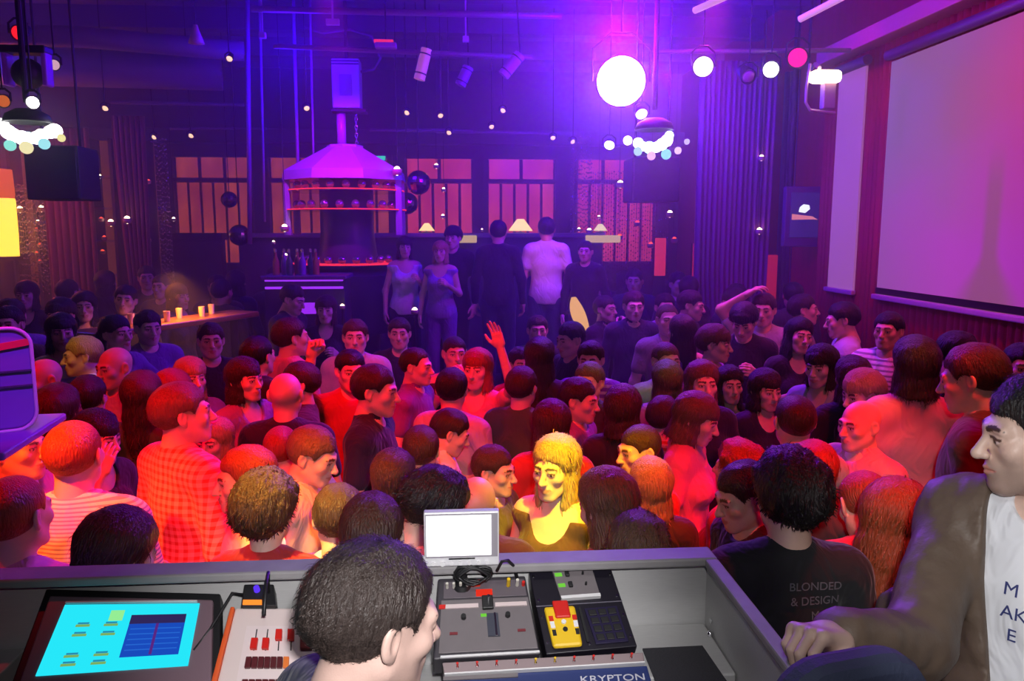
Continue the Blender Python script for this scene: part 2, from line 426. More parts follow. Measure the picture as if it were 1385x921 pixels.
def hair_mesh(kind, h=.0065, bare=False):
    if (kind, bare) in HAIRS: return HAIRS[(kind, bare)]
    seed = sum(map(ord, kind))
    def fn(P):
        A = P.copy(); A[:, 0] = np.abs(A[:, 0])
        nz = noise3(P*np.array((1, 1, .5), np.float32), 75, seed)+.6*noise3(P*np.array((1, 1, .35), np.float32), 170, seed+1)
        th = {'short': .009, 'buzz': .004, 'curly': .022, 'spiky': .013, 'receding': .006, 'long': .013, 'bob': .014, 'ponytail': .010, 'fringe': .018}[kind]
        line = -.006 if kind != 'receding' else .012
        if kind in ('short', 'spiky', 'buzz', 'receding', 'fringe', 'curly'):
            tem = np.clip((A[:, 0]-.022)/.03, 0, 1)*np.clip((-.035-P[:, 1])/.03, 0, 1)
            brn = np.clip((A[:, 0]-.052)/.012, 0, 1)*np.clip(1-np.abs(P[:, 1]+.020)/.018, 0, 1)
            line = line+.014*tem*(2.2 if kind == 'receding' else 1)-.030*brn
        pl = (line+.005*nz)-(.66*P[:, 1]+.75*P[:, 2])
        if kind in ('fringe', 'bob', 'long'):
            pl = np.minimum(pl, np.maximum(.012+.006*nz+.25*A[:, 0]-P[:, 2]+.012, P[:, 1]+.01)) if kind != 'long' else pl
        t = np.sqrt(np.clip(-pl/.075, 0, 1))
        amp = {'curly': .009, 'spiky': .006, 'buzz': .0006}.get(kind, .0035)
        base = sd_ell(A, (0, .019, .029), (.0765, .0975, .0870))
        cap = base-.0015-(th*1.45+.002)*t+amp*nz*t
        short_side = np.maximum(cap, pl)
        ear = sd_ell(A, (.085, -.008, -.006), (.03, .030, .036))
        if kind in ('short', 'buzz', 'curly', 'spiky', 'receding', 'fringe', 'ponytail'):
            d = smax(short_side, -ear, .006)
            if kind == 'ponytail':
                t = sd_cap(P, (0, .115, .03), (0, .155, -.02), .026, .032)
                t = smin(t, sd_cap(P, (0, .155, -.02), (0, .15, -.20), .032, .012), .03)
                d = smin(d, t+.004*nz, .02)
            return d
        L = {'long': .30, 'bob': .125}[kind]
        z = P[:, 2]
        wid = .084+.012*np.clip(-z/.1, 0, 1)-.02*np.clip((-z-.16)/.14, 0, 1)
        cu = np.sqrt((A[:, 0]/wid)**2+((P[:, 1]-.030)/(.094))**2)-1
        cu = cu*.09
        shell = np.maximum(cu+.006*nz, np.maximum(z-.02, -L-z+.015*nz))
        op = sd_ell(A, (0, -.105, -.05), (.066, .115, .14))      # face opening
        op = np.minimum(op, sd_ell(A, (0, -.09, -.24), (.075, .10, .14)))
        shell = smax(shell, -op, .012)
        inner = sd_ell(A, (0, .0, -.16), (.052, .062, .2))
        shell = smax(shell, -inner, .01)
        return smin(short_side, shell, .015)
    z0 = {'long': -.34, 'bob': -.17, 'ponytail': -.24}.get(kind, -.13)
    hh = h if kind not in ('buzz',) else .005
    V, F = surface_nets(fn, (-.13, -.135, z0), (.13, .205 if kind == 'ponytail' else .15, .165), hh)
    if kind == 'buzz' or bare: me = np_mesh('hair', V, F)
    else:
        def flow(p):
            if kind in ('long', 'bob'): return np.stack([p[:, 0]*.6, (p[:, 1]-.0)*.6+.01, np.where(p[:, 2] > .10, -.25, -1.0)*.12], 1)
            return np.stack([p[:, 0]*1.2, p[:, 1]*1.4+.05, np.where(p[:, 2] > .08, -.2, -1.0)*.09], 1)
        ln = lambda p: np.where(p[:, 2] > .06, .55, 1.0)*np.full(len(p), {'long': .05, 'bob': .035, 'curly': .022, 'spiky': .024, 'fringe': .024, 'ponytail': .02}.get(kind, .015))
        sv, sf = strands((V.astype(float), F), 1500, ln, flow, 5, .0016, .35 if kind in ('curly', 'spiky') else .10)
        me = bpy.data.meshes.new('hair'); me.from_pydata(np.concatenate([V, sv]).tolist(), [], F.tolist()+[tuple(int(j)+len(V) for j in q) for q in sf]); me.update()
        me.polygons.foreach_set('use_smooth', [True]*len(me.polygons))
    HAIRS[(kind, bare)] = me
    return me

HANDS = {}
def hand_np(kind, h=.0042):
    """fingers along +Y, palm towards -Z, thumb on +X; wrist at the origin"""
    if (kind, h) in HANDS: return HANDS[(kind, h)]
    curl = {'relaxed': (18, 28, 22), 'fist': (62, 88, 60), 'grip': (48, 70, 42), 'open': (4, 8, 6), 'cup': (38, 46, 30)}[kind]
    spread = {'open': 7, 'relaxed': 2}.get(kind, 0)
    chains = []
    for i, (x, y0, L, r) in enumerate(((.030, .092, .078, .0088), (.0095, .096, .088, .0090), (-.011, .093, .080, .0086), (-.030, .086, .063, .0076))):
        p = Vector((x, y0, 0)); a = 0; pts = [p.copy()]
        sa = R(spread*(1.2-i*.85))
        for q, (fr, c) in enumerate(zip((.46, .30, .24), curl)):
            a += R(c+i*2)
            p = p+Vector((math.sin(sa)*math.cos(a), math.cos(sa)*math.cos(a), -math.sin(a)))*L*fr; pts.append(p.copy())
        chains.append((pts, r))
    if kind in ('fist', 'grip'): th = [(.030, .025, -.008), (.048, .055, -.028), (.034, .080, -.046), (.010, .086, -.050)]
    elif kind == 'cup': th = [(.030, .022, -.006), (.056, .048, -.022), (.060, .075, -.042), (.050, .096, -.054)]
    else: th = [(.028, .022, -.004), (.055, .050, -.014), (.066, .080, -.022), (.070, .103, -.026)]
    def fn(P):
        d = sd_rbox(P, (0, .052, 0), (.041, .046, .0145), .014)
        d = smin(d, sd_cap(P, (0, -.03, 0), (0, .03, 0), .027, .026), .02)
        d = smin(d, sd_ell(P, (.026, .036, -.008), (.018, .03, .016)), .012)
        D = None
        for pts, r in chains:
            c = np.minimum(np.minimum(sd_cap(P, pts[0], pts[1], r*1.06, r), sd_cap(P, pts[1], pts[2], r, r*.92)), sd_cap(P, pts[2], pts[3], r*.92, r*.78))
            kn = sd_sph(P, pts[0]+Vector((0, 0, .003)), r*1.12)
            c = smin(c, kn, .004)
            D = c if D is None else smin(D, c, .0018)
        d = smin(d, D, .007)
        t = smin(smin(sd_cap(P, th[0], th[1], .0145, .0115), sd_cap(P, th[1], th[2], .0112, .0098), .004), sd_cap(P, th[2], th[3], .0098, .0078), .003)
        return smin(d, t, .006)
    V, F = surface_nets(fn, (-.075, -.075, -.12), (.11, .21, .045), h)
    HANDS[(kind, h)] = (V, F)
    return HANDS[(kind, h)]
def hand_frame(wrist, direc, palm, thumb_side):
    """matrix placing the hand; palm = where the palm looks; thumb_side = +1 if thumb on +X after the frame is made else mirrored"""
    y = Vector(direc).normalized(); z = -Vector(palm); z = (z-y*z.dot(y)).normalized(); x = y.cross(z)
    M = Matrix.Identity(4)
    for i in range(3): M[i][0], M[i][1], M[i][2], M[i][3] = x[i]*thumb_side, y[i], z[i], wrist[i]
    return M

# arm poses: (elbow, wrist, hand, palm) for the RIGHT arm (x < 0); mirrored for the left
ARM = {
    'down': ((-.245, .035, 1.135), (-.255, -.05, .885), 'relaxed', (1, .2, 0)),
    'bent': ((-.245, .03, 1.14), (-.17, -.235, 1.17), 'fist', (1, 0, .2)),
    'hold': ((-.235, .0, 1.15), (-.13, -.25, 1.27), 'cup', (1, .0, 0)),
    'clap': ((-.24, -.04, 1.17), (-.05, -.27, 1.26), 'open', (1, 0, 0)),
    'up': ((-.275, -.11, 1.55), (-.20, -.13, 1.80), 'open', (.2, -1, 0)),
    'fistup': ((-.30, -.09, 1.50), (-.25, -.13, 1.75), 'fist', (.6, -1, 0)),
    'mouth': ((-.23, -.10, 1.23), (-.055, -.185, 1.46), 'cup', (.3, 1, 0)),
    'face': ((-.22, -.14, 1.26), (-.10, -.16, 1.50), 'relaxed', (.8, .6, 0)),
    'head': ((-.31, -.03, 1.62), (-.13, -.05, 1.74), 'relaxed', (.6, .2, -1)),
    'out': ((-.32, -.13, 1.20), (-.36, -.36, 1.26), 'relaxed', (.3, 0, -1)),
    'hips': ((-.36, .06, 1.16), (-.20, -.04, 1.02), 'fist', (1, 0, 0)),
}
def torso_prims(fem):
    sw = .138 if fem else .160
    pr = [('e', (0, .005, 1.27), (.150 if fem else .166, .102 if fem else .110, .20)),
          ('e', (0, .0, 1.09), (.126 if fem else .148, .092 if fem else .104, .17)),
          ('e', (0, .012, .945), (.168 if fem else .163, .115, .13)),
          ('c', (-sw, .018, 1.415), (sw, .018, 1.415), .056 if fem else .064, None),
          ('c', (0, .025, 1.47), (-sw*.75, .022, 1.425), .050, .052), ('c', (0, .025, 1.47), (sw*.75, .022, 1.425), .050, .052)]
    if fem:
        pr += [('s', (-.068, -.082, 1.275), .058), ('s', (.068, -.082, 1.275), .058)]
    return pr
def ev(P, pr, grow=0.0):
    if pr[0] == 'e': return sd_ell(P, pr[1], tuple(a+grow for a in pr[2]))
    if pr[0] == 's': return sd_sph(P, pr[1], pr[2]+grow)
    return sd_cap(P, pr[1], pr[2], pr[3]+grow, (pr[4] if pr[4] is not None else pr[3])+grow)
def arm_pts(pose, side, fem, lean=None):
    e, w, hand, palm = ARM[pose] if isinstance(pose, str) else pose
    sx = .150 if fem else .175
    S = Vector((-sx, .02, 1.405)); E = Vector(e); W = Vector(w)
    if fem: E.x *= .93; W.x *= .95
    palm = Vector(palm)
    if side > 0:
        for q in (S, E, W, palm): q.x = -q.x
    return S, E, W, hand, palm
def limb_d(P, a, b, c, r, grow=0.0):
    return smin(sd_cap(P, a, b, r[0]+grow, r[1]+grow), sd_cap(P, b, c, r[1]+grow, r[2]+grow), .03)
LEGS = {'stand': (((-.09, .01, .90), (-.10, -.015, .49), (-.105, .03, .085)),),
        'step': (((-.09, .01, .90), (-.10, -.06, .50), (-.11, .02, .085)),)}
BODIES = {}
def bool_union(base, others):
    o = bpy.data.objects.new('tmp', base); COL.objects.link(o); tmp = [o]
    for me in others:
        q = bpy.data.objects.new('tmp', me); COL.objects.link(q); tmp.append(q)
        md = o.modifiers.new('u', 'BOOLEAN'); md.operation = 'UNION'; md.object = q; md.solver = 'MANIFOLD'
    dg = bpy.context.evaluated_depsgraph_get()
    dg.update()
    res = bpy.data.meshes.new_from_object(o.evaluated_get(dg))
    for q in tmp: bpy.data.objects.remove(q)
    return res
def head_matrix(turn, tilt, roll):
    """turn: degrees to the person's left(+); tilt: degrees nodding down(+); roll"""
    piv = Vector((0, .026, 1.525)); lp = Vector((0, .030, -.105))
    Rm = Matrix.Rotation(R(turn), 4, 'Z') @ Matrix.Rotation(R(tilt), 4, 'X') @ Matrix.Rotation(R(roll), 4, 'Y')
    return Matrix.Translation(piv) @ Rm @ Matrix.Translation(-lp)
def body_parts(fem, poseR, poseL, head, sleeve, collar=False, hb=.016, hs=.0125, hh=.0052, hhand=.0046, low=False):
    """returns meshes (body, shirt, trousers) and the head matrix"""
    key = (fem, poseR, poseL, head, sleeve, collar, hb)
    if key in BODIES: return BODIES[key]
    HM = head_matrix(*head)
    pr = torso_prims(fem)
    arms = [arm_pts(poseR, -1, fem), arm_pts(poseL, 1, fem)]
    ra = (.044, .035, .025) if fem else (.051, .041, .029)
    legs = []
    for s in (-1, 1):
        hx = (.088 if fem else .090)
        legs.append((Vector((s*hx, .012, .90)), Vector((s*.098, -.012, .49)), Vector((s*.102, .03, .075))))
    rl = (.092, .058, .038) if fem else (.090, .060, .042)
    nb = HM @ Vector((0, .03, -.11))
    def torso(P, g=0.0):
        d = None
        for p in pr:
            e = ev(P, p, g); d = e if d is None else smin(d, e, .05)
        return d
    def bodyf(P):
        d = torso(P)
        d = smin(d, sd_cap(P, (0, .028, 1.44), nb, .052 if not fem else .044), .03)
        for S, E, W, hd, pm in arms: d = smin(d, limb_d(P, S, E, W, ra), .03)
        for a, b, c in legs:
            d = smin(d, limb_d(P, a, b, c, rl), .03)
            d = smin(d, sd_cap(P, c, c+Vector((0, -.13, -.035)), .04, .03), .02)
        return d
    xs = [q.x for A in arms for q in A[:3]]; ys = [q.y for A in arms for q in A[:3]]; zs = [q.z for A in arms for q in A[:3]]
    lo = (min(xs+[-.2])-.09, min(ys+[-.15])-.09, -.02); hi = (max(xs+[.2])+.09, max(ys+[.16])+.09, max(zs+[1.6])+.09)
    V, F = surface_nets(bodyf, lo, hi, hb)
    base = np_mesh('body', V, F)
    ops = []
    hv, hf = head_mesh('f' if fem else 'm', hh)
    hv2 = np.array([HM @ Vector(v) for v in hv]); ops.append(np_mesh('h', hv2, hf))
    for side, (S, E, W, hd, pm) in zip((-1, 1), arms):
        dirv = (W-E).normalized()
        # right hand (x<0): thumb forward/up; sign picks the anatomical thumb side
        M = hand_frame(W, dirv, pm, 1 if side > 0 else -1)
        gv, gf = hand_np(hd, hhand)
        sc = .9 if fem else 1.0
        gv2 = np.array([M @ Vector(v*sc) for v in gv])
        if M.determinant() < 0: gf = gf[:, ::-1]
        ops.append(np_mesh('g', gv2, gf))
    body = bool_union(base, ops)
    body.polygons.foreach_set('use_smooth', np.ones(len(body.polygons), bool))
    co = mesh_np(body); iv = np.array(HM.inverted())
    loc = co@iv[:3, :3].T+iv[:3, 3]
    T = head_tint(loc)
    near = (np.abs(loc).max(1) < .14) & (loc[:, 2] > -.12)
    T[~near] = 1
    at = body.attributes.new('tint', 'FLOAT_COLOR', 'POINT')
    at.data.foreach_set('color', np.concatenate([T, np.ones((len(T), 1))], 1).astype(np.float32).ravel())
    # shirt
    g = .011
    def shirtf(P):
        d = torso(P, g)
        d = smin(d, sd_ell(P, (0, .008, .94), (.158+g, .114+g, .24)), .05)
        for S, E, W, hd, pm in arms:
            if sleeve == 'long': d = smin(d, limb_d(P, S, E, E+(W-E)*.93, ra, g*.9), .03)
            elif sleeve == 'short':
                d = smin(d, sd_cap(P, S, S+(E-S)*.55, ra[0]+g+.004, ra[0]+g), .03)
            elif sleeve == 'none': pass
        nz = noise3(P*np.array((1, 1, .7), np.float32), 34, 3)
        d = d+.003*nz
        hem = .86+.008*nz
        d = smax(d, hem-P[:, 2], .006)
        # neckline
        if sleeve == 'none':
            d = smax(d, -sd_ell(P, (0, -.10, 1.47), (.10, .13, .13)), .006)
            d = smax(d, P[:, 2]-1.435, .006)
        elif fem:
            d = smax(d, -sd_ell(P, (0, -.09, 1.50), (.075, .11, .12)), .006)
        else:
            d = smax(d, -sd_ell(P, (0, -.035, 1.515), (.062, .085, .062)), .006)
        if collar:
            c = np.maximum(np.abs(sd_cap(P, (0, .028, 1.43), nb, .066, .062))-.007, np.maximum(P[:, 2]-1.535+.25*(P[:, 1]), 1.45-P[:, 2]))
            c = np.maximum(c, -sd_ell(P, (0, -.12, 1.52), (.022, .09, .1)))
            d = np.minimum(d, c)
        return d
    lo2 = (lo[0], lo[1], .83); hi2 = (hi[0], hi[1], min(hi[2], 2.0))
    V, F = surface_nets(shirtf, lo2, hi2, hs)
    shirt = np_mesh('shirt', V, F)
    key2 = ('tr', fem, low)
    if key2 not in BODIES:
        def trf(P):
            d = sd_ell(P, (0, .012, .93), ((.168 if fem else .163)+.008, .123, .14))
            for a, b, c in legs: d = smin(d, limb_d(P, a, b, c, (rl[0]+.012, rl[1]+.018, rl[2]+.030)), .03)
            d = smax(d, P[:, 2]-1.02, .006); d = smax(d, .05-P[:, 2], .006)
            return d
        V, F = surface_nets(trf, (-.24, -.2, .0), (.24, .22, 1.08), .017)
        tr = np_mesh('trousers', V, F)
        def shf(P):
            A = P.copy(); A[:, 0] = np.abs(A[:, 0])
            d = sd_cap(A, (.102, .045, .045), (.112, -.15, .035), .045, .040)
            d = smin(d, sd_cap(A, (.102, .03, .05), (.102, .03, .10), .05), .03)
            return smax(d, .004-P[:, 2], .004)
        V, F = surface_nets(shf, (-.19, -.23, -.03), (-.01, .14, .18), .012); sl = np_mesh('shoe', V, F)
        V, F = surface_nets(shf, (.01, -.23, -.03), (.19, .14, .18), .012); sr = np_mesh('shoe', V, F)
        BODIES[key2] = (tr, sl, sr)
    BODIES[key] = (body, shirt, *BODIES[key2], HM)
    return BODIES[key]

SKIN = {'pale': (.80, .56, .45), 'fair': (.72, .47, .36), 'tan': (.58, .36, .25), 'olive': (.52, .33, .23)}
HAIRC = {'black': (.012, .010, .010), 'dark': (.035, .022, .016), 'brown': (.055, .030, .018), 'light': (.16, .095, .05), 'blond': (.50, .33, .14), 'grey': (.3, .27, .24), 'ginger': (.26, .06, .02)}
PEOPLE = []
def person(label, px, top, depth, yaw=0, fem=False, pose=('down', 'down'), head=(0, 0, 0), hair='short', hc='dark', skin='fair',
           shirt='black', sleeve='short', pattern=None, collar=False, trousers='denim', floor=0.0, group=None, held=None, cat='person'):
    PEOPLE.append(dict(label=label, px=px, top=top, d=depth, yaw=yaw, fem=fem, pose=pose, head=head, hair=hair, hc=hc, skin=skin, shirt=shirt,
                       sleeve=sleeve, pattern=pattern, collar=collar, trousers=trousers, floor=floor, group=group, held=held, cat=cat))
CLOTH = {'black': (.012, .012, .015), 'navy': (.012, .016, .05), 'white': (.78, .78, .78), 'grey': (.28, .28, .30), 'lightgrey': (.5, .5, .52), 'pink': (.66, .26, .33),
         'red': (.45, .03, .03), 'brown': (.09, .045, .03), 'purple': (.20, .06, .35), 'cream': (.75, .66, .50), 'green': (.05, .16, .06), 'blue': (.05, .12, .4),
         'charcoal': (.04, .04, .045), 'denim': (.05, .08, .16), 'olive': (.10, .09, .05), 'yellow': (.75, .55, .12), 'violet': (.30, .15, .45), 'khaki': (.3, .24, .15)}
def spread_people():
    """keep standing room between neighbours: slide a little sideways and along each sight line"""
    pts = [p for p in PEOPLE]
    for p in pts:
        p['px0'], p['d0'] = p['px'], p['d']
        y = R(p['yaw']); p['f'] = (math.sin(y), -math.cos(y))
        p['w'] = .240 if p['fem'] else .270
        reach = {'down': 0, 'bent': .17, 'hold': .20, 'clap': .20, 'out': .26, 'mouth': .14, 'face': .10, 'hips': .05}
        p['r'] = max(reach.get(q, .04) for q in p['pose'])
        p['b'] = .165+p['r']*.35; p['s'] = 1.0
    def sup(p, ux, uy):
        c = ux*p['f'][0]+uy*p['f'][1]; s2 = max(0, 1-c*c)
        a, b_ = p['w'], p['b']
        return a*b_/math.sqrt((a*a)*c*c+(b_*b_)*s2)*p['s']
    for it in range(300):
        moved = 0; rate = .30 if it < 200 else .45
        W = []
        for p in pts:
            q = at_y(p['px'], p['top'], p['d']); p['s'] = min(1.1, max(.82, (q.z-p['floor'])/1.76)); W.append([q.x+p['f'][0]*p['r']*.3, q.y+p['f'][1]*p['r']*.3])
        for i, a in enumerate(pts):
            for k in range(i+1, len(pts)):
                b = pts[k]
                dx, dy = W[k][0]-W[i][0], W[k][1]-W[i][1]
                if abs(dx) > .8 or abs(dy) > .8: continue
                dist = math.hypot(dx, dy)+1e-6
                ux, uy = dx/dist, dy/dist
                need = sup(a, ux, uy)+sup(b, ux, uy)
                if dist < need:
                    s = (need-dist)*rate*.5+.001
                    for q, wq, sg in ((b, W[k], 1), (a, W[i], -1)):
                        mx, my = ux*s*sg, uy*s*sg
                        mind = 2.02 if q['floor'] == 0 else q['d0']-.25
                        nd = min(max(q['d']+my, max(mind, q['d0']*.92)), q['d0']*1.10 if q['floor'] == 0 else q['d0']+.25)
                        npx = q['px']+(mx*1056/q['d'])
                        npx = min(max(npx, q['px0']-15), q['px0']+15)
                        wq[0] += (npx-q['px'])*q['d']/1056; wq[1] += nd-q['d']
                        q['d'], q['px'] = nd, npx
                    moved += 1
        if not moved: break
    return it, moved
def build_people():
    n = spread_people()
    print('people', len(PEOPLE), 'spread iterations', n)
    for p in PEOPLE:
        c = at_y(p['px'], p['top'], p['d'])
        hgt = c.z-p['floor']
        lowered = {'curly': .02, 'long': .015, 'bob': .015, 'short': .012, 'spiky': .018, 'fringe': .016}.get(p['hair'], .004)
        HMt = head_matrix(*p['head'])
        crown = (HMt @ Vector((0, .015, .114))); crown.z += lowered
        s = hgt/crown.z
        if s < .86 or s > 1.14: print('SCALE', round(s, 2), p['label'], 'd', round(p['d'], 2))
        low = p['d'] > 3.8
        body, shirt, tr, s1, s2, HM = body_parts(p['fem'], *p['pose'], p['head'], p['sleeve'], p['collar'])
        yaw = R(p['yaw'])
        # root placed so that the head crown meets the sight line
        off = Matrix.Rotation(yaw, 3, 'Z') @ Vector((crown.x*s, crown.y*s, 0))
        t = thing('person', p['label'], p['cat'], (c.x-off.x, c.y-off.y, p['floor']), yaw, p['group'])
        t.scale = (s, s, s)
        link_mesh('body', body, skin_mat('skin_'+p['skin'], SKIN[p['skin']]), t)
        nm = 'cloth_%s_%s' % (p['shirt'], p['pattern'])
        if p['pattern']:
            pat, c2, fr = p['pattern']
            m = cloth_mat(nm, CLOTH[p['shirt']], pat, CLOTH[c2], fr)
        else: m = cloth_mat(nm, CLOTH[p['shirt']])
        link_mesh('shirt', shirt, m, t)
        link_mesh('trousers', tr, cloth_mat('cloth_%s_None' % p['trousers'], CLOTH[p['trousers']]), t)
        for sh in (s1, s2): link_mesh('shoe', sh, mat('shoe_leather', (.02, .018, .016), .4), t)
        if p['hair']:
            h = link_mesh('hair', hair_mesh(p['hair']), hair_mat('hair_'+p['hc'], HAIRC[p['hc']]), t)
            h.matrix_local = HM
        p['root'] = t; p['HM'] = HM; p['s'] = s
# ------------------------------------------------------------------ the room
M_DARK = mat('dark_paint', (.030, .030, .040), .75, noise=.3, nscale=6)
M_CEIL = mat('ceiling_paint', (.10, .09, .15), .9, noise=.35, nscale=2.5)
M_FLOOR = mat('floor_boards', (.045, .03, .025), .35, noise=.4, nscale=8)
M_REDWALL = mat('red_wall_cloth', (.30, .018, .03), .7, noise=.25, nscale=14, stretch=(1, 1, .1), bump=.4, bscale=20)
M_STEEL = mat('brushed_steel', (.56, .56, .56), .5, metal=.2, noise=.10, nscale=30, stretch=(1, 12, 12), bump=.05, bscale=90)
M_BLACK = mat('black_plastic', (.014, .014, .016), .45)
M_BLACKM = mat('black_metal', (.012, .012, .014), .6)
M_GREYP = mat('grey_panel', (.17, .15, .16), .5, noise=.08, nscale=40)
M_WHITEP = mat('white_plastic', (.62, .58, .56), .45)
M_CHROME = mat('chrome', (.8, .8, .82), .15, metal=1.0)
M_BLUEPANEL = mat('blue_panel', (.015, .03, .14), .4)
M_YELLOW = mat('yellow_plastic', (.85, .55, .02), .35)
M_REDP = mat('red_plastic', (.65, .02, .015), .35)
M_RUBBER = mat('rubber_mat', (.035, .034, .042), .8, bump=.3, bscale=200)

XR, XL, YB, YF, ZC = 3.8, -8.2, 13.2, -2.2, 4.9
struct(MB().box(((XR+XL)/2, (YB+YF)/2, -.05), (XR-XL, YB-YF, .1)).build('floor', M_FLOOR))
struct(MB().box(((XR+XL)/2, (YB+YF)/2, ZC+.05), (XR-XL+.4, YB-YF+.4, .1)).build('ceiling', M_CEIL))
struct(MB().box((XL-.1, (YB+YF)/2, ZC/2), (.2, YB-YF+.4, ZC)).build('wall_left', M_DARK))
struct(MB().box(((XR+XL)/2, YF-.1, ZC/2), (XR-XL+.4, .2, ZC)).build('wall_front', M_DARK))
# right wall: vertical pleated red cladding
def pleats(p0, p1, z0, z1, n, depth, name, m, parent=None, taper=None, seg=6, zn=10, th=.012):
    """hanging cloth between two floor points with n folds; taper(v)->(a,b) part of the width used at height v"""
    p0, p1 = Vector((*p0, 0)), Vector((*p1, 0)); d = p1-p0; nn = Vector((-d.y, d.x, 0)).normalized()
    vs, fs = [], []; N = n*seg
    for j in range(zn+1):
        v = j/zn; a, b = taper(v) if taper else (0, 1)
        for i in range(N+1):
            u = i/N
            w = math.sin(u*n*2*math.pi)*depth*(.8+.3*math.sin(i*1.7))
            vs.append(p0+d*(a+(b-a)*u)+nn*w+Vector((0, 0, z0+(z1-z0)*v)))
    for j in range(zn):
        for i in range(N):
            q = j*(N+1)+i; fs.append((q, q+1, q+N+2, q+N+1))
    o = raw_mesh(name, vs, fs, m, parent, smooth=True)
    s = o.modifiers.new('thickness', 'SOLIDIFY'); s.thickness = th
    return o
struct(MB().box((XR+.14, (YB+YF)/2, ZC/2), (.2, YB-YF+.4, ZC)).build('wall_right', M_REDWALL))
struct(pleats((XR-.02, 7.95), (XR-.02, 2.2), 0, 3.95, 70, .018, 'trim_1', M_REDWALL, zn=1))
struct(MB().box((XR-.10, 5.0, 4.02), (.22, 5.6, .14)).build('trim_2', mat('valance_paint', (.55, .16, .24), .6), bevel=.01))

# projection screens
def screen_mat():
    m, nt, b = new_mat('projected_picture'); N, L = nt.nodes, nt.links
    b.inputs['Base Color'].default_value = (.10, .09, .10, 1); b.inputs['Roughness'].default_value = .8
    tc = N.new('ShaderNodeTexCoord'); sx = N.new('ShaderNodeSeparateXYZ'); L.new(tc.outputs['Generated'], sx.inputs[0])
    def ramp(src, stops):
        r = N.new('ShaderNodeValToRGB'); L.new(src, r.inputs[0])
        e = r.color_ramp.elements
        while len(e) < len(stops): e.new(.5)
        for q, (p, c) in zip(e, stops): q.position = p; q.color = (*c, 1)
        return r.outputs[0]
    # y runs away from the viewer: 0 near .. 1 far ; z 0 bottom .. 1 top
    low = ramp(sx.outputs[1], [(0, (.30, .016, .22)), (.35, (.25, .016, .24)), (.7, (.30, .04, .30)), (1, (.22, .06, .24))])
    top = ramp(sx.outputs[1], [(0, (.34, .022, .05)), (.5, (.26, .032, .07)), (.75, (.19, .07, .13)), (1, (.16, .085, .17))])
    nz = N.new('ShaderNodeTexNoise'); nz.inputs['Scale'].default_value = 2.2; L.new(tc.outputs['Generated'], nz.inputs['Vector'])
    ad = N.new('ShaderNodeMath'); ad.operation = 'MULTIPLY_ADD'; ad.inputs[1].default_value = .5; L.new(nz.outputs[0], ad.inputs[0]); L.new(sx.outputs[2], ad.inputs[2])
    f = N.new('ShaderNodeMapRange'); f.inputs[1].default_value = .48; f.inputs[2].default_value = 1.0; f.interpolation_type = 'SMOOTHSTEP'; L.new(ad.outputs[0], f.inputs[0])
    mx = N.new('ShaderNodeMix'); mx.data_type = 'RGBA'; L.new(f.outputs[0], mx.inputs[0]); L.new(low, mx.inputs[6]); L.new(top, mx.inputs[7])
    # olive upright shape in the projected picture, flaring at its foot
    a = N.new('ShaderNodeMath'); a.operation = 'SUBTRACT'; a.inputs[1].default_value = .575; L.new(sx.outputs[1], a.inputs[0])
    ab = N.new('ShaderNodeMath'); ab.operation = 'ABSOLUTE'; L.new(a.outputs[0], ab.inputs[0])
    wz = N.new('ShaderNodeMapRange'); wz.interpolation_type = 'SMOOTHSTEP'; wz.inputs[1].default_value = .22; wz.inputs[2].default_value = 0; wz.inputs[3].default_value = .022; wz.inputs[4].default_value = .08; L.new(sx.outputs[2], wz.inputs[0])
    dv = N.new('ShaderNodeMath'); dv.operation = 'DIVIDE'; L.new(ab.outputs[0], dv.inputs[0]); L.new(wz.outputs[0], dv.inputs[1])
    sm = N.new('ShaderNodeMapRange'); sm.interpolation_type = 'SMOOTHSTEP'; sm.inputs[1].default_value = .5; sm.inputs[2].default_value = 1.6; sm.inputs[3].default_value = .8; sm.inputs[4].default_value = 0; L.new(dv.outputs[0], sm.inputs[0])
    zt = N.new('ShaderNodeMapRange'); zt.interpolation_type = 'SMOOTHSTEP'; zt.inputs[1].default_value = .62; zt.inputs[2].default_value = .42; L.new(sx.outputs[2], zt.inputs[0])
    mu = N.new('ShaderNodeMath'); mu.operation = 'MULTIPLY'; L.new(sm.outputs[0], mu.inputs[0]); L.new(zt.outputs[0], mu.inputs[1])
    m2 = N.new('ShaderNodeMix'); m2.data_type = 'RGBA'; m2.inputs[7].default_value = (.16, .055, .05, 1); L.new(mu.outputs[0], m2.inputs[0]); L.new(mx.outputs[2], m2.inputs[6])
    L.new(m2.outputs[2], b.inputs['Emission Color']); b.inputs['Emission Strength'].default_value = 1.15
    return m
t = thing('projection_screen', 'large wide projection screen with red and purple picture on the red wall', 'projection screen', (XR-.06, 5.0, 1.74))
y0, y1 = 3.3, 6.66
MB().box((0, (y0+y1)/2-5.0, 1.03), (.02, y1-y0, 1.98)).build('picture_surface', screen_mat(), t)
MB().box((-.015, (y0+y1)/2-5.0, .02), (.05, y1-y0+.08, .045)).build('bottom_batten', mat('screen_batten', (.50, .40, .46), .4), t, bevel=.01)
MB().box((-.005, (y0+y1)/2-5.0, .075), (.03, y1-y0, .055)).build('black_border', M_BLACK, t)
MB().cyl((-.02, y0-5.04, 2.08), (-.02, y1-4.96, 2.08), .045).build('roller_case', mat('roller_case', (.10, .05, .12), .5), t, smooth='angle')
t = thing('projection_screen', 'narrow tall projection screen farther along the red wall by dark corner', 'projection screen', (XR-.06, 7.3, 1.74))
MB().box((0, .03, 1.05), (.02, .50, 2.05)).build('picture_surface', mat('narrow_screen', (.22, .16, .20), .8, emit=(.28, .09, .26), estr=.9), t)
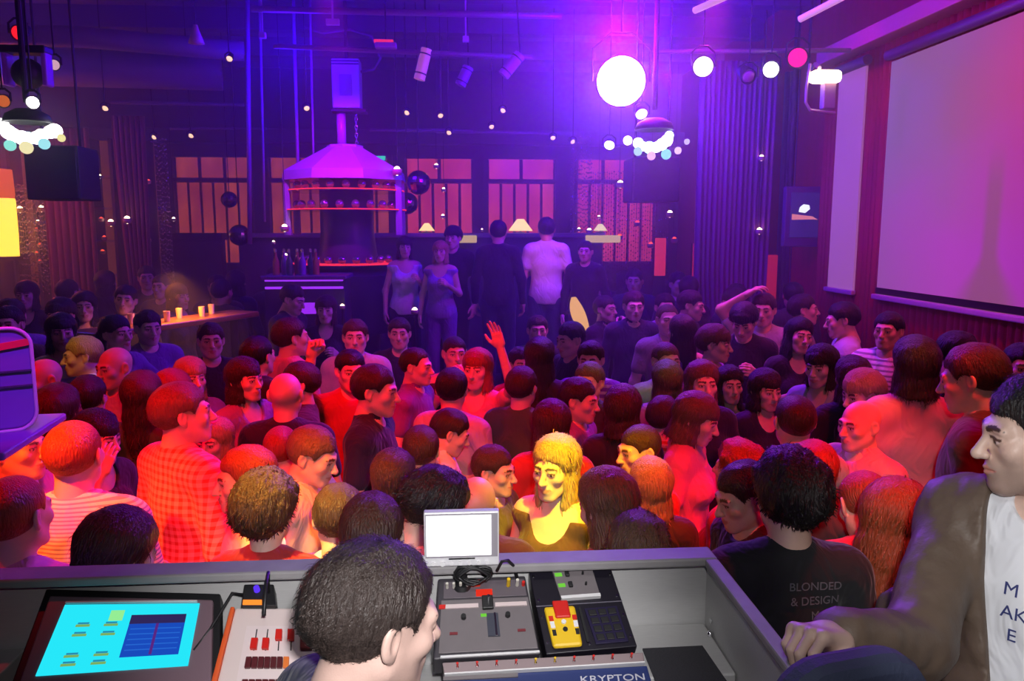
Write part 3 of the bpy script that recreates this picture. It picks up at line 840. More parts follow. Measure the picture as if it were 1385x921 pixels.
MB().box((-.015, .03, .02), (.05, .56, .045)).build('bottom_batten', MATS['screen_batten'], t, bevel=.01)
MB().cyl((-.02, -.26, 2.12), (-.02, .32, 2.12), .045).build('roller_case', MATS['roller_case'], t, smooth='angle')

# back wall with three glazed bays
def lit_mat(name, c0, c1, s):
    m, nt, b = new_mat(name); N, L = nt.nodes, nt.links
    tc = N.new('ShaderNodeTexCoord'); mp = N.new('ShaderNodeMapping'); mp.inputs['Scale'].default_value = (2, 2, .8); L.new(tc.outputs['Object'], mp.inputs[0])
    n = N.new('ShaderNodeTexNoise'); n.inputs['Scale'].default_value = 1.7; n.inputs['Detail'].default_value = 3; L.new(mp.outputs[0], n.inputs['Vector'])
    r = N.new('ShaderNodeValToRGB'); r.color_ramp.elements[0].position = .3; r.color_ramp.elements[1].position = .7
    r.color_ramp.elements[0].color = (*c0, 1); r.color_ramp.elements[1].color = (*c1, 1); L.new(n.outputs[0], r.inputs[0])
    b.inputs['Base Color'].default_value = (.1, .03, .02, 1); b.inputs['Roughness'].default_value = .25
    L.new(r.outputs[0], b.inputs['Emission Color']); b.inputs['Emission Strength'].default_value = s
    return m
LIT_O = lit_mat('orange_backlit_blind', (.26, .025, .018), (.55, .08, .03), .75)
LIT_P = lit_mat('rose_backlit_blind', (.42, .02, .05), (.66, .05, .09), .95)
M_FRAME = mat('window_frame_paint', (.035, .03, .05), .5)
wl = MB()
wins = [(-4.55, -3.25, 3.6), (-3.05, -1.0, 3.6), (-.85, .38, 3.6), (.50, 1.75, 3.6), (-6.0, -5.05, 3.7), (2.0, 3.45, 3.6)]  # last bay is added: its rose glow brightens the beads in front
zs, zh = 1.75, 3.56
xs = sorted([(a, b) for a, b, _ in wins]); cur = XL
for a, b in xs:
    wl.box(((cur+a)/2, YB+.1, ZC/2), (a-cur, .2, ZC)); wl.box(((a+b)/2, YB+.1, (zh+ZC)/2), (b-a, .2, ZC-zh)); wl.box(((a+b)/2, YB+.1, zs/2), (b-a, .2, zs)); cur = b
wl.box(((cur+XR)/2, YB+.1, ZC/2), (XR-cur, .2, ZC))
struct(wl.build('wall_back', M_DARK))
for wi, (a, b, _) in enumerate(wins):
    w = bpy.data.objects.new('window_%d' % (wi+1), None); COL.objects.link(w); w.location = (a, YB, zs); struct(w)
    W, H = b-a, zh-zs
    fr = MB()
    for x in (0.03, W-.03): fr.box((x, -.01, H/2), (.06, .14, H))
    for z in (.03, H-.03, H-.42): fr.box((W/2, -.01, z), (W, .14, .06))
    fr.build('window_frame', M_FRAME, w)
    n = max(3, round(W/.235)); st = (W-.12)/n
    LM = LIT_O if wi in (0, 1, 4) else LIT_P
    for k in range(n):
        MB().box((.06+st*(k+.5), .04, (H-.42)/2), (st-.045, .02, H-.5)).build('blind_slat', LM, w)
    n2 = max(2, n//2); s2 = (W-.12)/n2
    for k in range(n2):
        MB().box((.06+s2*(k+.5), .04, H-.215), (s2-.06, .02, .33)).build('upper_pane', LM, w)
    MB().box((W/2, .10, H/2), (W, .02, H)).build('backing_board', M_DARK, w)
struct(MB().box(((XL+XR)/2, YB-.12, 3.82), (XR-XL, .3, .22)).build('trim_3', mat('cornice_paint', (.05, .045, .07), .7), bevel=.02))

# ------------------------------------------------------------------ hanging drapes and bead curtains
M_RDRAPE = mat('dark_red_velvet', (.16, .016, .03), .6, sheen=.3, bump=.2, bscale=40)
M_PDRAPE = mat('plum_satin', (.22, .05, .20), .33, bump=.2, bscale=40)
M_SEQ = mat('sequin_cloth', (.10, .07, .20), .28, metal=.6, bump=1.0, bscale=120)
def drape(name, label, cat, p0, p1, z0, z1, n, depth, m, taper=None):
    o = pleats(p0, p1, z0, z1, n, depth, name, m, None, taper, zn=16)
    return tag(o, label, cat)
a, b = at_y(62, 300, 10.4), at_y(128, 300, 10.4)
drape('curtain', 'broad dark red velvet curtain hanging at the far left of the room', 'curtain', (a.x, 10.4), (b.x, 10.4), .05, 3.6, 7, .05, M_RDRAPE)
a, b = at_y(160, 300, 10.0), at_y(206, 300, 10.0)
drape('curtain', 'narrow dark red curtain gathered towards its foot beside the lit left bay', 'curtain', (a.x, 10.0), (b.x, 10.0), .05, 3.7, 6, .04, M_RDRAPE, lambda v: (.45*(1-v)**1.5, .95-.15*(1-v)))
a, b = at_y(940, 300, 8.6), at_y(1042, 300, 8.6)
drape('curtain', 'tall plum satin curtain with shiny folds right of the hanging dark box', 'curtain', (a.x, 8.6), (b.x, 8.6), .05, 4.15, 15, .045, M_PDRAPE, lambda v: (.16*max(0, .45-v)/.45, 1-.05*(1-v)))
a, b = at_y(1052, 300, 8.9), at_y(1140, 300, 8.3)
drape('curtain', 'glittering dark sequin curtain in the corner beside the narrow screen', 'curtain', (a.x, a.y), (b.x, b.y), .05, 4.1, 14, .04, M_SEQ)
def bead_curtain(label, px0, px1, Y, z0, z1, n, m, r=.007, seed=1):
    q = random.Random(seed); a, b = at_y(px0, 300, Y), at_y(px1, 300, Y); mb = MB()
    for k in range(n):
        x = a.x+(b.x-a.x)*(k+.5)/n; zz = z0+q.uniform(-.06, .06)
        mb.tube([(x, Y+q.uniform(-.02, .02), z1), (x+q.uniform(-.01, .01), Y, zz)], .002, 4)
        z = z1-q.uniform(0, .05)
        while z > zz:
            mb.sphere((x, Y, z), r*q.uniform(.8, 1.5), 6, 4); z -= q.uniform(.05, .085)
    o = mb.build('bead_curtain', m, smooth=True); return tag(o, label, 'bead curtain')
M_BEAD = mat('bead_glass', (.55, .42, .6), .08, metal=.9)
bead_curtain('clear bead curtain hanging in front of back wall left of the hanging blue box', 771, 800, 11.45, 1.7, 3.7, 13, M_BEAD, .011, 2)
bead_curtain('wider bead curtain below the hanging dark blue box', 800, 905, 11.6, 1.5, 3.2, 34, M_BEAD, .009, 3)
bead_curtain('bead curtain catching light at the left of the bay windows', 208, 232, 11.4, 1.4, 3.6, 11, M_BEAD, .011, 4)
bead_curtain('short bead curtain at far left between red curtain and yellow lamp column', 22, 62, 11.0, 1.5, 2.95, 16, M_BEAD, .010, 5)

# ------------------------------------------------------------------ left edge: glowing column and back-bar shelves
c = at_y(2, 300, 10.8)
t = thing('light_column', 'bright yellow glowing column lamp at the left edge', 'lamp', (c.x, 10.8, 0))
MB().lathe([(.20, 1.95), (.20, 2.0)]).build('collar', M_BLACKM, t, smooth='angle')
MB().lathe([(.17, 2.0), (.18, 2.3), (.18, 2.72), (.17, 2.75)]).build('lower_shade', glow('column_yellow', (1.0, .52, .05), 2.4), t, smooth='angle')
MB().lathe([(.17, 2.75), (.18, 2.8), (.17, 3.12), (.0, 3.14)]).build('upper_shade', glow('column_orange', (1.0, .13, .01), .75), t, smooth='angle')
MB().lathe([(.0, 0), (.22, 0), (.22, .05), (.09, .1), (.09, 1.95), (0, 1.95)]).build('stand', M_BLACKM, t, smooth='angle')
def backbar(label, px0, px1, Y, zs_, seed):
    a, b = at_y(px0, 300, Y), at_y(px1, 300, Y); W = b.x-a.x
    t = thing('back_bar_shelf', label, 'shelf', (a.x, Y, 0))
    for x in (.02, W-.02): MB().box((x, 0, 1.75), (.04, .3, 3.5)).build('side_panel', M_BLACKM, t)
    MB().box((W/2, .16, 1.75), (W, .02, 3.5)).build('back_panel', mat('amber_back_panel', (.18, .06, .03), .4, noise=.5, nscale=5, emit=(.5, .10, .03), estr=.18), t)
    for z in zs_: MB().box((W/2, 0, z), (W-.08, .28, .025)).build('shelf_board', mat('shelf_glass', (.25, .16, .2), .15, metal=.3), t)
    return a.x, W
M_WARM = glow('warm_bulb', (1.0, .72, .42), 9.0)
M_REDGLOW = glow('red_candle', (1.0, .07, .02), 2.2)
def tealight(px, py, Y, big=1.0, red=False, label=None, grp=None, hang=False):
    c = at_y(px, py, Y)
    t = thing('candle_lamp', label, 'lamp', (c.x, Y, c.z-.03*big), 0, grp)
    MB().lathe([(0, 0), (.035*big, 0), (.045*big, .05*big), (.042*big, .05*big), (.033*big, .006*big), (0, .006*big)], 14).build('holder', mat('candle_glass', (.6, .4, .3), .1), t, smooth=True)
    if hang and px in (561, 463, 386, 370): MB().cyl((0, 0, -c.z+.03*big), (0, 0, 0), .008, seg=8).build('stand', M_BLACKM, t)
    elif hang: MB().cyl((0, .045*big, .03*big), (0, .045*big, ZC-c.z), .004, seg=6).build('cord', M_BLACKM, t)
    MB().sphere((0, 0, .035*big), .03*big, 12, 8, (1, 1, 1.25)).build('flame', M_REDGLOW if red else M_WARM, t, smooth=True)
ax, W = backbar('tall amber back bar shelf unit left of the narrow red curtain', 131, 164, 10.7, (1.35, 1.75, 2.20, 2.62, 3.02), 1)
backbar('low amber back bar shelf unit by the yellow column at far left', 24, 58, 11.4, (1.3, 1.72, 2.05, 2.45, 2.9), 2)
backbar('slim amber shelf unit right of the narrow red curtain', 188, 208, 10.9, (1.35, 1.8, 2.3, 2.8, 3.2), 3)
for px, py, Y, red, lb in ((27, 284, 11.25, 0, 'white bulb on low shelf at far left, nearer the yellow column'), (56, 283, 11.25, 0, 'white bulb on low shelf beside the broad red curtain'), (51, 300, 11.25, 0, 'small pale bulb one shelf below the white pair at far left'),
       (49, 311, 11.25, 1, 'round red candle under the pale bulb at far left'), (54, 332, 11.25, 1, 'red candle halfway down the low shelf at far left'), (50, 343, 11.25, 1, 'red candle second from bottom of the low far left shelf'), (54, 354, 11.25, 1, 'orange red candle at the bottom of the low far left shelf'),
       (135, 239, 10.55, 0, 'small pale bulb high on the tall amber shelf'), (150, 302, 10.55, 0, 'bright white bulb low on the tall amber shelf'), (172, 298, 9.8, 0, 'bright white bulb in front of the narrow red curtain'),
       (141, 322, 10.55, 1, 'red candle on the tall amber shelf below its bright bulb'), (139, 341, 10.55, 1, 'lowest red candle on the tall amber shelf'), (137, 297, 10.55, 1, 'dim red candle beside the bright bulb on tall amber shelf'),
       (201, 246, 10.75, 1, 'red candle high on the slim amber shelf'), (202, 325, 10.75, 0, 'pale bulb low on the slim amber shelf')):
    tealight(px, py, Y, .8 if red else (1.25 if px in (27, 56, 150, 172) else .7), red, lb)

# ------------------------------------------------------------------ rear gallery parapet with lamps
PX0, PX1, PY = -2.9, 2.05, 11.0
t = thing('gallery_counter', 'long dark counter at the back where the table lamps stand', 'counter', ((PX0+PX1)/2, PY, 0))
MB().box((0, 0, 1.12), (PX1-PX0, .30, 2.24)).build('front_panel', mat('counter_front', (.05, .04, .07), .6, noise=.2, nscale=10), t)
MB().box((0, -.03, 2.27), (PX1-PX0+.06, .46, .06)).build('counter_top', mat('counter_top', (.20, .15, .22), .3), t, bevel=.01)
t2 = thing('gallery_counter', 'short dark bar rail across the left bay windows', 'counter', (at_y(255, 310, 11.6).x, 11.6, 0))
MB().box((0, 0, 1.1), (.95, .2, 2.2)).build('front_panel', MATS['counter_front'], t2)
MB().box((0, 0, 2.25), (1.0, .3, .10)).build('counter_top', M_BLACKM, t2, bevel=.01)
def table_lamp(px, py, Y, w, label, shade_glow):
    c = at_y(px, py, Y); z = 2.30
    t = thing('table_lamp', label, 'lamp', (c.x, Y, z))
    MB().lathe([(0, 0), (.07, 0), (.06, .012), (.012, .02), (.012, .04), (0, .04)], 18).build('base', M_BLACKM, t, smooth='angle')
    MB().lathe([(w, .03), (w*.28, .03+w*.95), (w*.25, .03+w*.95), (w*.95, .03)], 22).build('shade', shade_glow, t, smooth='angle')
    MB().sphere((0, 0, .06), .032, 12, 8).build('bulb', glow('lamp_bulb', (1, .62, .3), 7.0), t, smooth=True)
G1 = glow('lamp_shade_warm', (1.0, .62, .26), 1.6)
table_lamp(577, 296, 10.9, .11, 'warm table lamp on the gallery counter just right of the bar tower', G1)
table_lamp(704, 318, 10.9, .17, 'wide cone lamp on the gallery counter behind two dark clad dancers', G1)
table_lamp(812, 310, 10.9, .10, 'pale small lamp on the gallery counter under the bead curtain', glow('lamp_shade_cream', (1, .8, .42), 1.0))
for px, w_, lb in ((624, .26, 'pale yellow glowing light strip along the gallery counter edge'), (815, .30, 'pale glowing light strip on counter below the bead curtain')):
    c = at_y(px, 318, 10.72)
    tag(MB().box((c.x, 10.69, 2.22), (w_*1.6, .05, .10)).build('light_strip', glow('strip_glow', (.85, .55, .25), .75), bevel=.01), lb, 'light')
for px, py, Y, big, lb in ((599, 293, 10.85, .8, 'tiny flame between warm lamp and cone lamp on the gallery counter'), (652, 311, 10.8, .5, 'small candle on the gallery counter behind the raised dancers'), (783, 311, 10.85, .8, 'white candle at the left end of the bead curtain'), (797, 313, 10.85, 1.1, 'bright white candle below the left bead curtain'),
      (906, 290, 11.4, 1.4, 'pale blue white lamp right under the hanging dark blue box'), (1027, 313, 8.5, 1.0, 'warm candle at the foot of the plum curtain edge'), (1030, 214, 8.5, .9, 'white flat lamp high beside the plum curtain'), (839, 250, 11.1, 1.5, 'blurred white lamp left of the hanging dark blue box'), (810, 294, 11.1, .7, 'small blue lamp over the cream lamp on the counter')):
    tealight(px, py, Y, big, False, lb, None, px not in (599, 652, 783, 797))
for px, py, lb in ((862, 303, 'red candle behind the beads under the dark blue box'), (838, 321, 'red candle left of the red lit panel at back right'), (912, 325, 'red candle above the red lit panel at back right'), (880, 332, 'red candle low behind the beads at back right')):
    tealight(px, py, 11.3, 1.2, True, lb, None, True)
def glow_panel(px, py, Y, w_, h_, z, col, s, label):
    c = at_y(px, py, Y)
    t = thing('wall_light', label, 'light', (c.x, Y, 0))
    MB().box((0, 0, z), (w_, .04, h_)).build('lit_face', glow('red_panel_%d' % px, col, s), t, bevel=.008)
    MB().box((0, .05, (z+h_/2)/2), (w_*1.08, .04, z+h_/2)).build('stand', M_BLACKM, t)
glow_panel(893, 345, 11.3, .16, .55, 1.95, (.9, .04, .05), .7, 'tall thin red glowing panel at back right')
glow_panel(1033, 375, 8.75, .30, .62, 1.75, (.7, .02, .05), .5, 'wide red glowing panel right of the plum curtain')
glow_panel(942, 365, 9.6, .10, .55, 1.9, (.8, .02, .04), .55, 'slim red glowing panel at the left edge of plum curtain')

# ------------------------------------------------------------------ bar island: hexagonal canopy over lit shelves
TX, TY = -1.20, 9.0
t = thing('bar_tower', 'round bar tower with purple lit faceted canopy and red edged glass shelves', 'bar', (TX, TY, 0))
def ngon(r, z, n=8, off=math.pi/8): return [(r*math.cos(2*math.pi*k/n+off), r*math.sin(2*math.pi*k/n+off), z) for k in range(n)]
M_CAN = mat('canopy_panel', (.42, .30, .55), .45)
mb = MB(); lv = [ngon(.20, 3.25), ngon(.68, 2.98), ngon(.70, 2.88), ngon(.66, 2.88), ngon(.64, 2.95), ngon(.16, 3.2)]
vs = [p for l in lv for p in l]; fs = [(i*8+k, i*8+(k+1) % 8, (i+1) % 6*8+(k+1) % 8, (i+1) % 6*8+k) for i in range(6) for k in range(8)]
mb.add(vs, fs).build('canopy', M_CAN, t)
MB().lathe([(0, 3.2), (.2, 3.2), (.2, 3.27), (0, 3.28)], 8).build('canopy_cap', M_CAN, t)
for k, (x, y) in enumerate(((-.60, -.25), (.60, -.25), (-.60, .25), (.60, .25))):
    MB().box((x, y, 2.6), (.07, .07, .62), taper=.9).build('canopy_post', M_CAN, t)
MB().lathe([(0, 0), (.34, 0), (.34, 2.0), (.30, 2.3), (.30, 2.95), (0, 2.95)], 16).build('core_column', mat('core_dark', (.07, .04, .09), .35), t, smooth='angle')
M_RLINE = glow('red_edge_light', (1.0, .03, .06), 1.2)
for i, (z, r) in enumerate(((2.78, .64), (2.57, .66), (1.98, .60))):
    MB().lathe([(.28, z-.02), (r, z-.02), (r, z), (.28, z)], 32).build('shelf_disc', mat('tower_shelf', (.16, .10, .2), .12, metal=.2), t, smooth='angle')
    MB().lathe([(r, z-.012), (r+.006, z-.012), (r+.006, z), (r, z)], 40).build('edge_light', M_RLINE, t, smooth=True)
MB().lathe([(.5, 1.2), (.56, 1.85), (.50, 1.9), (.30, 1.95)], 16).build('lower_skirt', mat('skirt_dark', (.05, .03, .08), .4), t, smooth='angle')
M_GLASS = mat('globe_glass', (.5, .42, .55), .06, metal=.85)
proto = None
for z, r, n in ((2.78, .55, 9), (2.57, .55, 9), (1.98, .50, 9)):
    for k in range(n):
        w = -math.pi/2+(k-(n-1)/2)*.30+.13*(z > 2.7)
        o = bpy.data.objects.new('glass_globe', proto.data) if proto else MB().sphere((0, 0, .045), .045, 12, 8).build('glass_globe', M_GLASS, smooth=True)
        if proto: COL.objects.link(o); o.material_slots[0].link = 'OBJECT'; o.material_slots[0].material = M_GLASS
        proto = proto or o
        o.location = (TX+r*math.cos(w), TY+r*math.sin(w), z+.002)
        tag(o, 'shiny glass globe standing on a shelf of the bar tower', 'glass', 'glass globes on the bar tower shelves')
# hoist, truss tube, chain above it
c = at_y(470, 130, 9.0)
t = thing('chain_hoist', 'pale grey electric hoist box hanging over the purple canopy', 'hoist', (c.x, 9.0, 3.66))
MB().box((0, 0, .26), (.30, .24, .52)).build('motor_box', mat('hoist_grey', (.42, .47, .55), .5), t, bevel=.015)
MB().box((.0, -.125, .24), (.13, .02, .22)).build('name_plate', mat('hoist_plate', (.22, .18, .26), .5), t)
for z in (.46, .49): MB().box((0, -.125, z), (.29, .015, .012)).build('vent_slat', M_BLACKM, t)
MB().cyl((0, 0, .52), (0, 0, 1.24), .02).build('suspension_rod', M_BLACKM, t)
MB().box((.02, 0, -.02), (.38, .2, .03)).build('bottom_plate', M_BLACKM, t)
MB().tube([(.13, 0, .40), (.30, 0, .43), (.37, 0, .55), (.28, 0, .78), (.05, 0, .84), (-.25, 0, .80), (-.45, 0, .86)], .016, 8).build('power_cable', mat('cable_mauve', (.12, .07, .12), .5), t, smooth=True)
mb = MB()
for k in range(9):
    z = 3.60-k*.043; cx = at_y(482, 180, 9.0).x
    pts = [(cx+(.014*math.cos(a) if k % 2 else 0), 9.0+(0 if k % 2 else .014*math.cos(a)), z+.03*math.sin(a)) for a in [2*math.pi*q/10 for q in range(10)]]
    mb.tube(pts, .005, 6, closed=True)
tag(mb.build('lifting_chain', M_CHROME, smooth=True), 'steel link chain between grey hoist and purple canopy', 'chain')
cx = at_y(462, 180, 9.0).x
tag(MB().tube([(cx, 9.0, 3.285), (cx, 9.0, 3.62)], .05, 14).build('support_tube', mat('tube_magenta', (.45, .12, .5), .3), smooth=True), 'short thick purple tube holding the canopy under the hoist', 'pole')
for px, y0_, y1_, w_, lb in ((338, 60, 330, .025, 'tall thin violet lit pole left of the bar tower'), (358, 150, 300, .014, 'thin wire hanging left of the bar tower'), (424, 130, 215, .012, 'thin wire dropping to the left slope of the purple canopy'), (403, 165, 225, .018, 'short violet rod above the left slope of the canopy')):
    p0, p1 = at_y(px, y1_, 8.9), at_y(px, y0_, 8.9)
    tag(MB().tube([(p0.x, 8.9, p0.z), (p1.x, 8.9, ZC)], w_, 8).build('hanging_rod', mat('rod_violet', (.3, .12, .5), .35), smooth=True), lb, 'pole')
# bar counter with purple light strips and bottles
c0, c1 = at_y(366, 380, 8.08), at_y(470, 380, 8.08)
t = thing('bar_counter', 'bar counter with two purple light strips left of the bar tower foot', 'bar', ((c0.x+c1.x)/2, 8.08, 0))
W = c1.x-c0.x
z1 = at_y(400, 376, 8.08).z; z2 = at_y(400, 386, 8.08).z
MB().box((0, 0, z1/2), (W, .5, z1)).build('body', mat('bar_body', (.05, .03, .08), .4), t)
MB().box((0, -.02, z1+.02), (W+.06, .58, .04)).build('worktop', mat('bar_top', (.2, .1, .3), .2), t, bevel=.008)
for z in (z1, z2): MB().box((0, -.27, z-.005), (W*.98, .03, .022)).build('light_strip', glow('purple_strip', (.32, .03, .85), 1.3), t)
zp = at_y(430, 420, 8.08).z
MB().box((at_y(432, 413, 8.08).x-(c0.x+c1.x)/2, -.262, zp+.05), (.42, .02, .11)).build('light_panel', glow('purple_panel', (.28, .02, .75), 1.3), t)
bp_ = None
for k in range(7):
    c = at_y(374+k*9, 372, 8.03)
    t = thing('bottle', 'bottle standing on the bar counter with purple strips', 'bottle', (c.x, 8.03+(k % 2)*.08, z1+.04), 0, 'bottles on the purple lit bar')
    MB().lathe([(0, 0), (.032, 0), (.034, .01), (.034, .13), (.013, .18), (.012, .24), (0, .24)], 14).build('glass_body', mat('bottle_glass%d' % (k % 3), [(.5, .2, .08), (.35, .1, .5), (.1, .2, .12)][k % 3], .08), t, smooth='angle')
    MB().lathe([(0, .22), (.014, .22), (.014, .255), (0, .255)], 12).build('cap', M_CHROME, t, smooth='angle')

# raised dance platform in front of the counter
t = thing('dance_platform', 'black raised platform the back row dancers stand on', 'platform', (.50, 8.20, 0))
MB().box((0, 0, .35), (2.3, 1.1, .68)).build('base', mat('platform_black', (.02, .02, .035), .5), t, bevel=.01)
MB().box((0, 0, .70), (2.36, 1.16, .04)).build('deck', mat('platform_deck', (.05, .05, .07), .4), t, bevel=.01)
# mirror balls
def mirror_ball(px, py, Y, r, label):
    c = at_y(px, py, Y); t = thing('mirror_ball', label, 'mirror ball', tuple(c))
    MB().sphere((0, 0, 0), r, 22, 14).build('ball', mat('mirror_tiles', (.35, .33, .4), .12, metal=1.0), t)
    MB().cyl((0, 0, r), (0, 0, ZC-c.z), .006, seg=6).build('cord', M_BLACKM, t)
mirror_ball(566, 247, 9.3, .14, 'large dark mirror ball right of the purple canopy')
mirror_ball(310, 270, 10.0, .10, 'small mirror ball left of the bar tower')
mirror_ball(324, 318, 9.2, .12, 'mirror ball low beside the bar tower counter')
mirror_ball(551, 275, 9.6, .13, 'dim mirror ball just below the large dark one')
# warm lamps around the tower
for px, py, Y, big, lb in ((537, 232, 8.6, 1.3, 'bright white lamp on the right slope of the purple canopy'), (385, 309, 8.6, 1.1, 'flat bright lamp left of the tower at mid height'), (386, 347, 8.2, .8, 'small warm lamp over the purple strip bar'), (370, 328, 8.4, .5, 'tiny pale lamp left of the tower above the bar'), (590, 225, 10.6, .9, 'white lamp before the upper panes right of canopy'), (600, 257, 10.6, .8, 'yellow lamp before the rose window slats'), (561, 421, 7.5, .9, 'round pale lamp low at the foot of the raised dancers'), (235, 297, 11.3, .8, 'yellow candle in the left bay window'), (463, 415, 7.7, .7, 'amber glass lamp at the end of the purple bar')):
    tealight(px, py, Y, big, False, lb, None, px not in (599, 652, 783, 797))
c = at_y(514, 214, 10.8)
t = thing('exit_sign', 'small green lit exit sign beyond the purple canopy', 'sign', (c.x, 10.8, c.z))
MB().box((0, 0, 0), (.16, .05, .07)).build('housing', mat('sign_case', (.05, .25, .18), .5), t, bevel=.006)
MB().box((0, -.028, 0), (.145, .006, .055)).build('lit_face', glow('sign_green', (.05, .9, .6), .8), t)

# ------------------------------------------------------------------ ceiling: ducts, rails, lamps
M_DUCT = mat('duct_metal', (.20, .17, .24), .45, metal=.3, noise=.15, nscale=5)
p0, p1 = at_y(120, 92, 9.2), at_y(300, 98, 9.5)
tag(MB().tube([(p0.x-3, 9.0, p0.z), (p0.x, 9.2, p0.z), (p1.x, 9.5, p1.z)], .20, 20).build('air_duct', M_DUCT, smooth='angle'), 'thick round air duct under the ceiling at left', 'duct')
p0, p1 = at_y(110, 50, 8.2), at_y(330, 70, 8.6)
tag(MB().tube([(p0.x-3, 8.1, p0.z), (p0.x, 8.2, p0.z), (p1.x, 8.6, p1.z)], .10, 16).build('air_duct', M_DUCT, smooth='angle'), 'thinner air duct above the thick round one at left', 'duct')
for (xa, ya, xb, yb, Y, r, lb) in ((500, 176, 640, 177, 9.8, .022, 'lighting rail across the ceiling right of the hoist box'), (590, 178, 780, 181, 10.2, .018, 'lighting rail over the rose windows'), (150, 138, 330, 142, 9.4, .022, 'lighting rail under the duct at left'), (230, 174, 360, 174, 10.0, .018, 'low short lighting rail over the left bay windows'),
      (370, 62, 720, 78, 8.0, .025, 'long steel pipe across the ceiling above the tube lamp'), (880, 70, 1150, 68, 6.75, .02, 'steel pipe carrying the row of coloured stage lamps'), (340, 12, 760, 22, 7.9, .03, 'steel pipe nearest the top edge left of the big lamp')):
    a, b = at_y(xa, ya, Y), at_y(xb, yb, Y)
    tag(MB().tube([a, b], r, 10).build('ceiling_rail', mat('rail_metal', (.22, .18, .25), .35, metal=.5), smooth='angle'), lb, 'rail')
beams = MB()
for i, y in enumerate((5.6, 7.0, 8.4, 9.8, 11.2)):
    struct(MB().box(((XR+XL)/2, y, ZC-.12), (XR-XL, .16, .24)).build('trim_%d' % (4+i), mat('beam_paint', (.07, .06, .11), .7)))
def can(px, py, Y, aim, r, L, face, label, name='spotlight', grp=None, lens_r=.86):
    """parabolic can on a yoke hung from the ceiling; aim = direction the lens looks"""
    c = at_y(px, py, Y); t = thing(name, label, 'spotlight', tuple(c), 0, grp)
    q = Vector(aim).to_track_quat('Z', 'Y').to_matrix()
    MB().lathe([(0, -L), (r*.55, -L), (r*.75, -L*.8), (r, -.02), (r, 0), (r*.93, 0), (r*.9, -.02), (0, -.02)], 22, q).build('can', M_BLACKM, t, smooth='angle')
    MB().lathe([(0, -.012), (r*lens_r, -.012), (r*lens_r*.7, .004+r*.08), (0, .004+r*.12)], 22, q).build('lens', face, t, smooth=True)
    pts = [(-r*1.12, 0, -L*.3*0), (-r*1.12, 0, r*1.2), (-r*.4, 0, r*1.8), (r*.4, 0, r*1.8), (r*1.12, 0, r*1.2), (r*1.12, 0, 0)]
    MB().tube(pts, .008, 6).build('yoke', M_BLACKM, t)
    MB().cyl((0, 0, r*1.82), (0, 0, max(r*2, ZC-c.z)), .006, seg=8).build('drop_rod', M_BLACKM, t)
    return t, c, q
to_cam = lambda px, py, Y: (Vector((0, 0, CAM_Z))-at_y(px, py, Y)).normalized()
BIG = (840, 110, 6.5)
can(*BIG, to_cam(*BIG), .21, .34, glow('big_lamp', (1.0, .55, 1.0), 30.0), 'huge blinding violet white stage lamp shining at the viewer', 'stage_lamp', lens_r=.98)
can(951, 90, 6.4, (-.35, -1, -.1), .088, .2, glow('lamp_white_pink', (1, .75, .85), 8.0), 'white stage lamp with pink rim right of the huge violet one', 'stage_lamp')
can(1043, 94, 6.5, (-.25, -1, -.12), .072, .17, glow('lamp_white', (.95, .92, 1), 8.0), 'small pure white stage lamp beside the pink one', 'stage_lamp')
can(1079, 78, 6.6, (-.3, -1, -.2), .088, .2, glow('lamp_pink', (1, .01, .28), 1.5), 'hot pink stage lamp at the end of the row', 'stage_lamp')
can(1013, 104, 6.5, (.1, -.8, -.5), .065, .17, mat('dark_lens', (.35, .12, .35), .1), 'unlit stage lamp between the two white ones', 'stage_lamp')
# bracketed flood lamp at right
c = at_y(1116, 104, 6.3)
t = thing('flood_lamp', 'bright warm white flood lamp on a steel bracket near the red wall', 'lamp', tuple(c))
MB().box((0, 0, 0), (.24, .13, .10)).build('lit_head', glow('flood_white', (1, .80, .45), 9.0), t, bevel=.035)
M_BR = mat('bracket_steel', (.55, .4, .5), .3, metal=.5)
MB().tube([(-.13, 0, .10), (-.15, 0, -.08), (-.15, 0, -.20), (-.11, 0, -.26), (.10, 0, -.28)], .012, 8).build('bracket', M_BR, t)
MB().box((.04, .02, -.14), (.10, .08, .22)).build('ballast_box', mat('ballast', (.35, .2, .32), .5), t, bevel=.01)
MB().tube([(-.05, 0, .07), (.05, .3, .16), (.4, 1.2, .26)], .016, 8).build('mount_arm', M_BR, t)
MB().cyl((.4, 1.2, .26), (.4, 1.2, ZC-c.z), .014, seg=8).build('drop_rod', M_BLACKM, t)
# tube lamps
for px, py, Y, L, lb, ang in ((572, 87, 8.0, .30, 'pink lit cylinder lamp hanging askew under the ceiling', 15), (628, 103, 8.2, .20, 'small dim cylinder lamp right of the pink lit one', 25), (692, 88, 7.6, .25, 'dim slanted cylinder lamp left of the huge violet one', 40)):
    c = at_y(px, py, Y); q = Matrix.Rotation(R(ang), 3, 'Y')
    t = thing('cylinder_lamp', lb, 'lamp', tuple(c))
    mm = mat('tube_lamp_pink', (.62, .34, .36), .5, emit=(.5, .16, .2), estr=.4) if px == 572 else mat('tube_lamp_dim', (.25, .16, .35), .5)
    MB().lathe([(0, -L/2), (.055, -L/2), (.055, L/2), (0, L/2)], 18, q).build('housing', mm, t, smooth='angle')
    for z in (-L*.33, L*.30): MB().lathe([(.057, z), (.06, z), (.06, z+.012), (.057, z+.012)], 18, q).build('band', M_BLACKM, t, smooth='angle')
    MB().cyl(q @ Vector((0, 0, L/2)), (0.02, 0, ZC-c.z), .008, seg=6).build('cord', M_BLACKM, t)
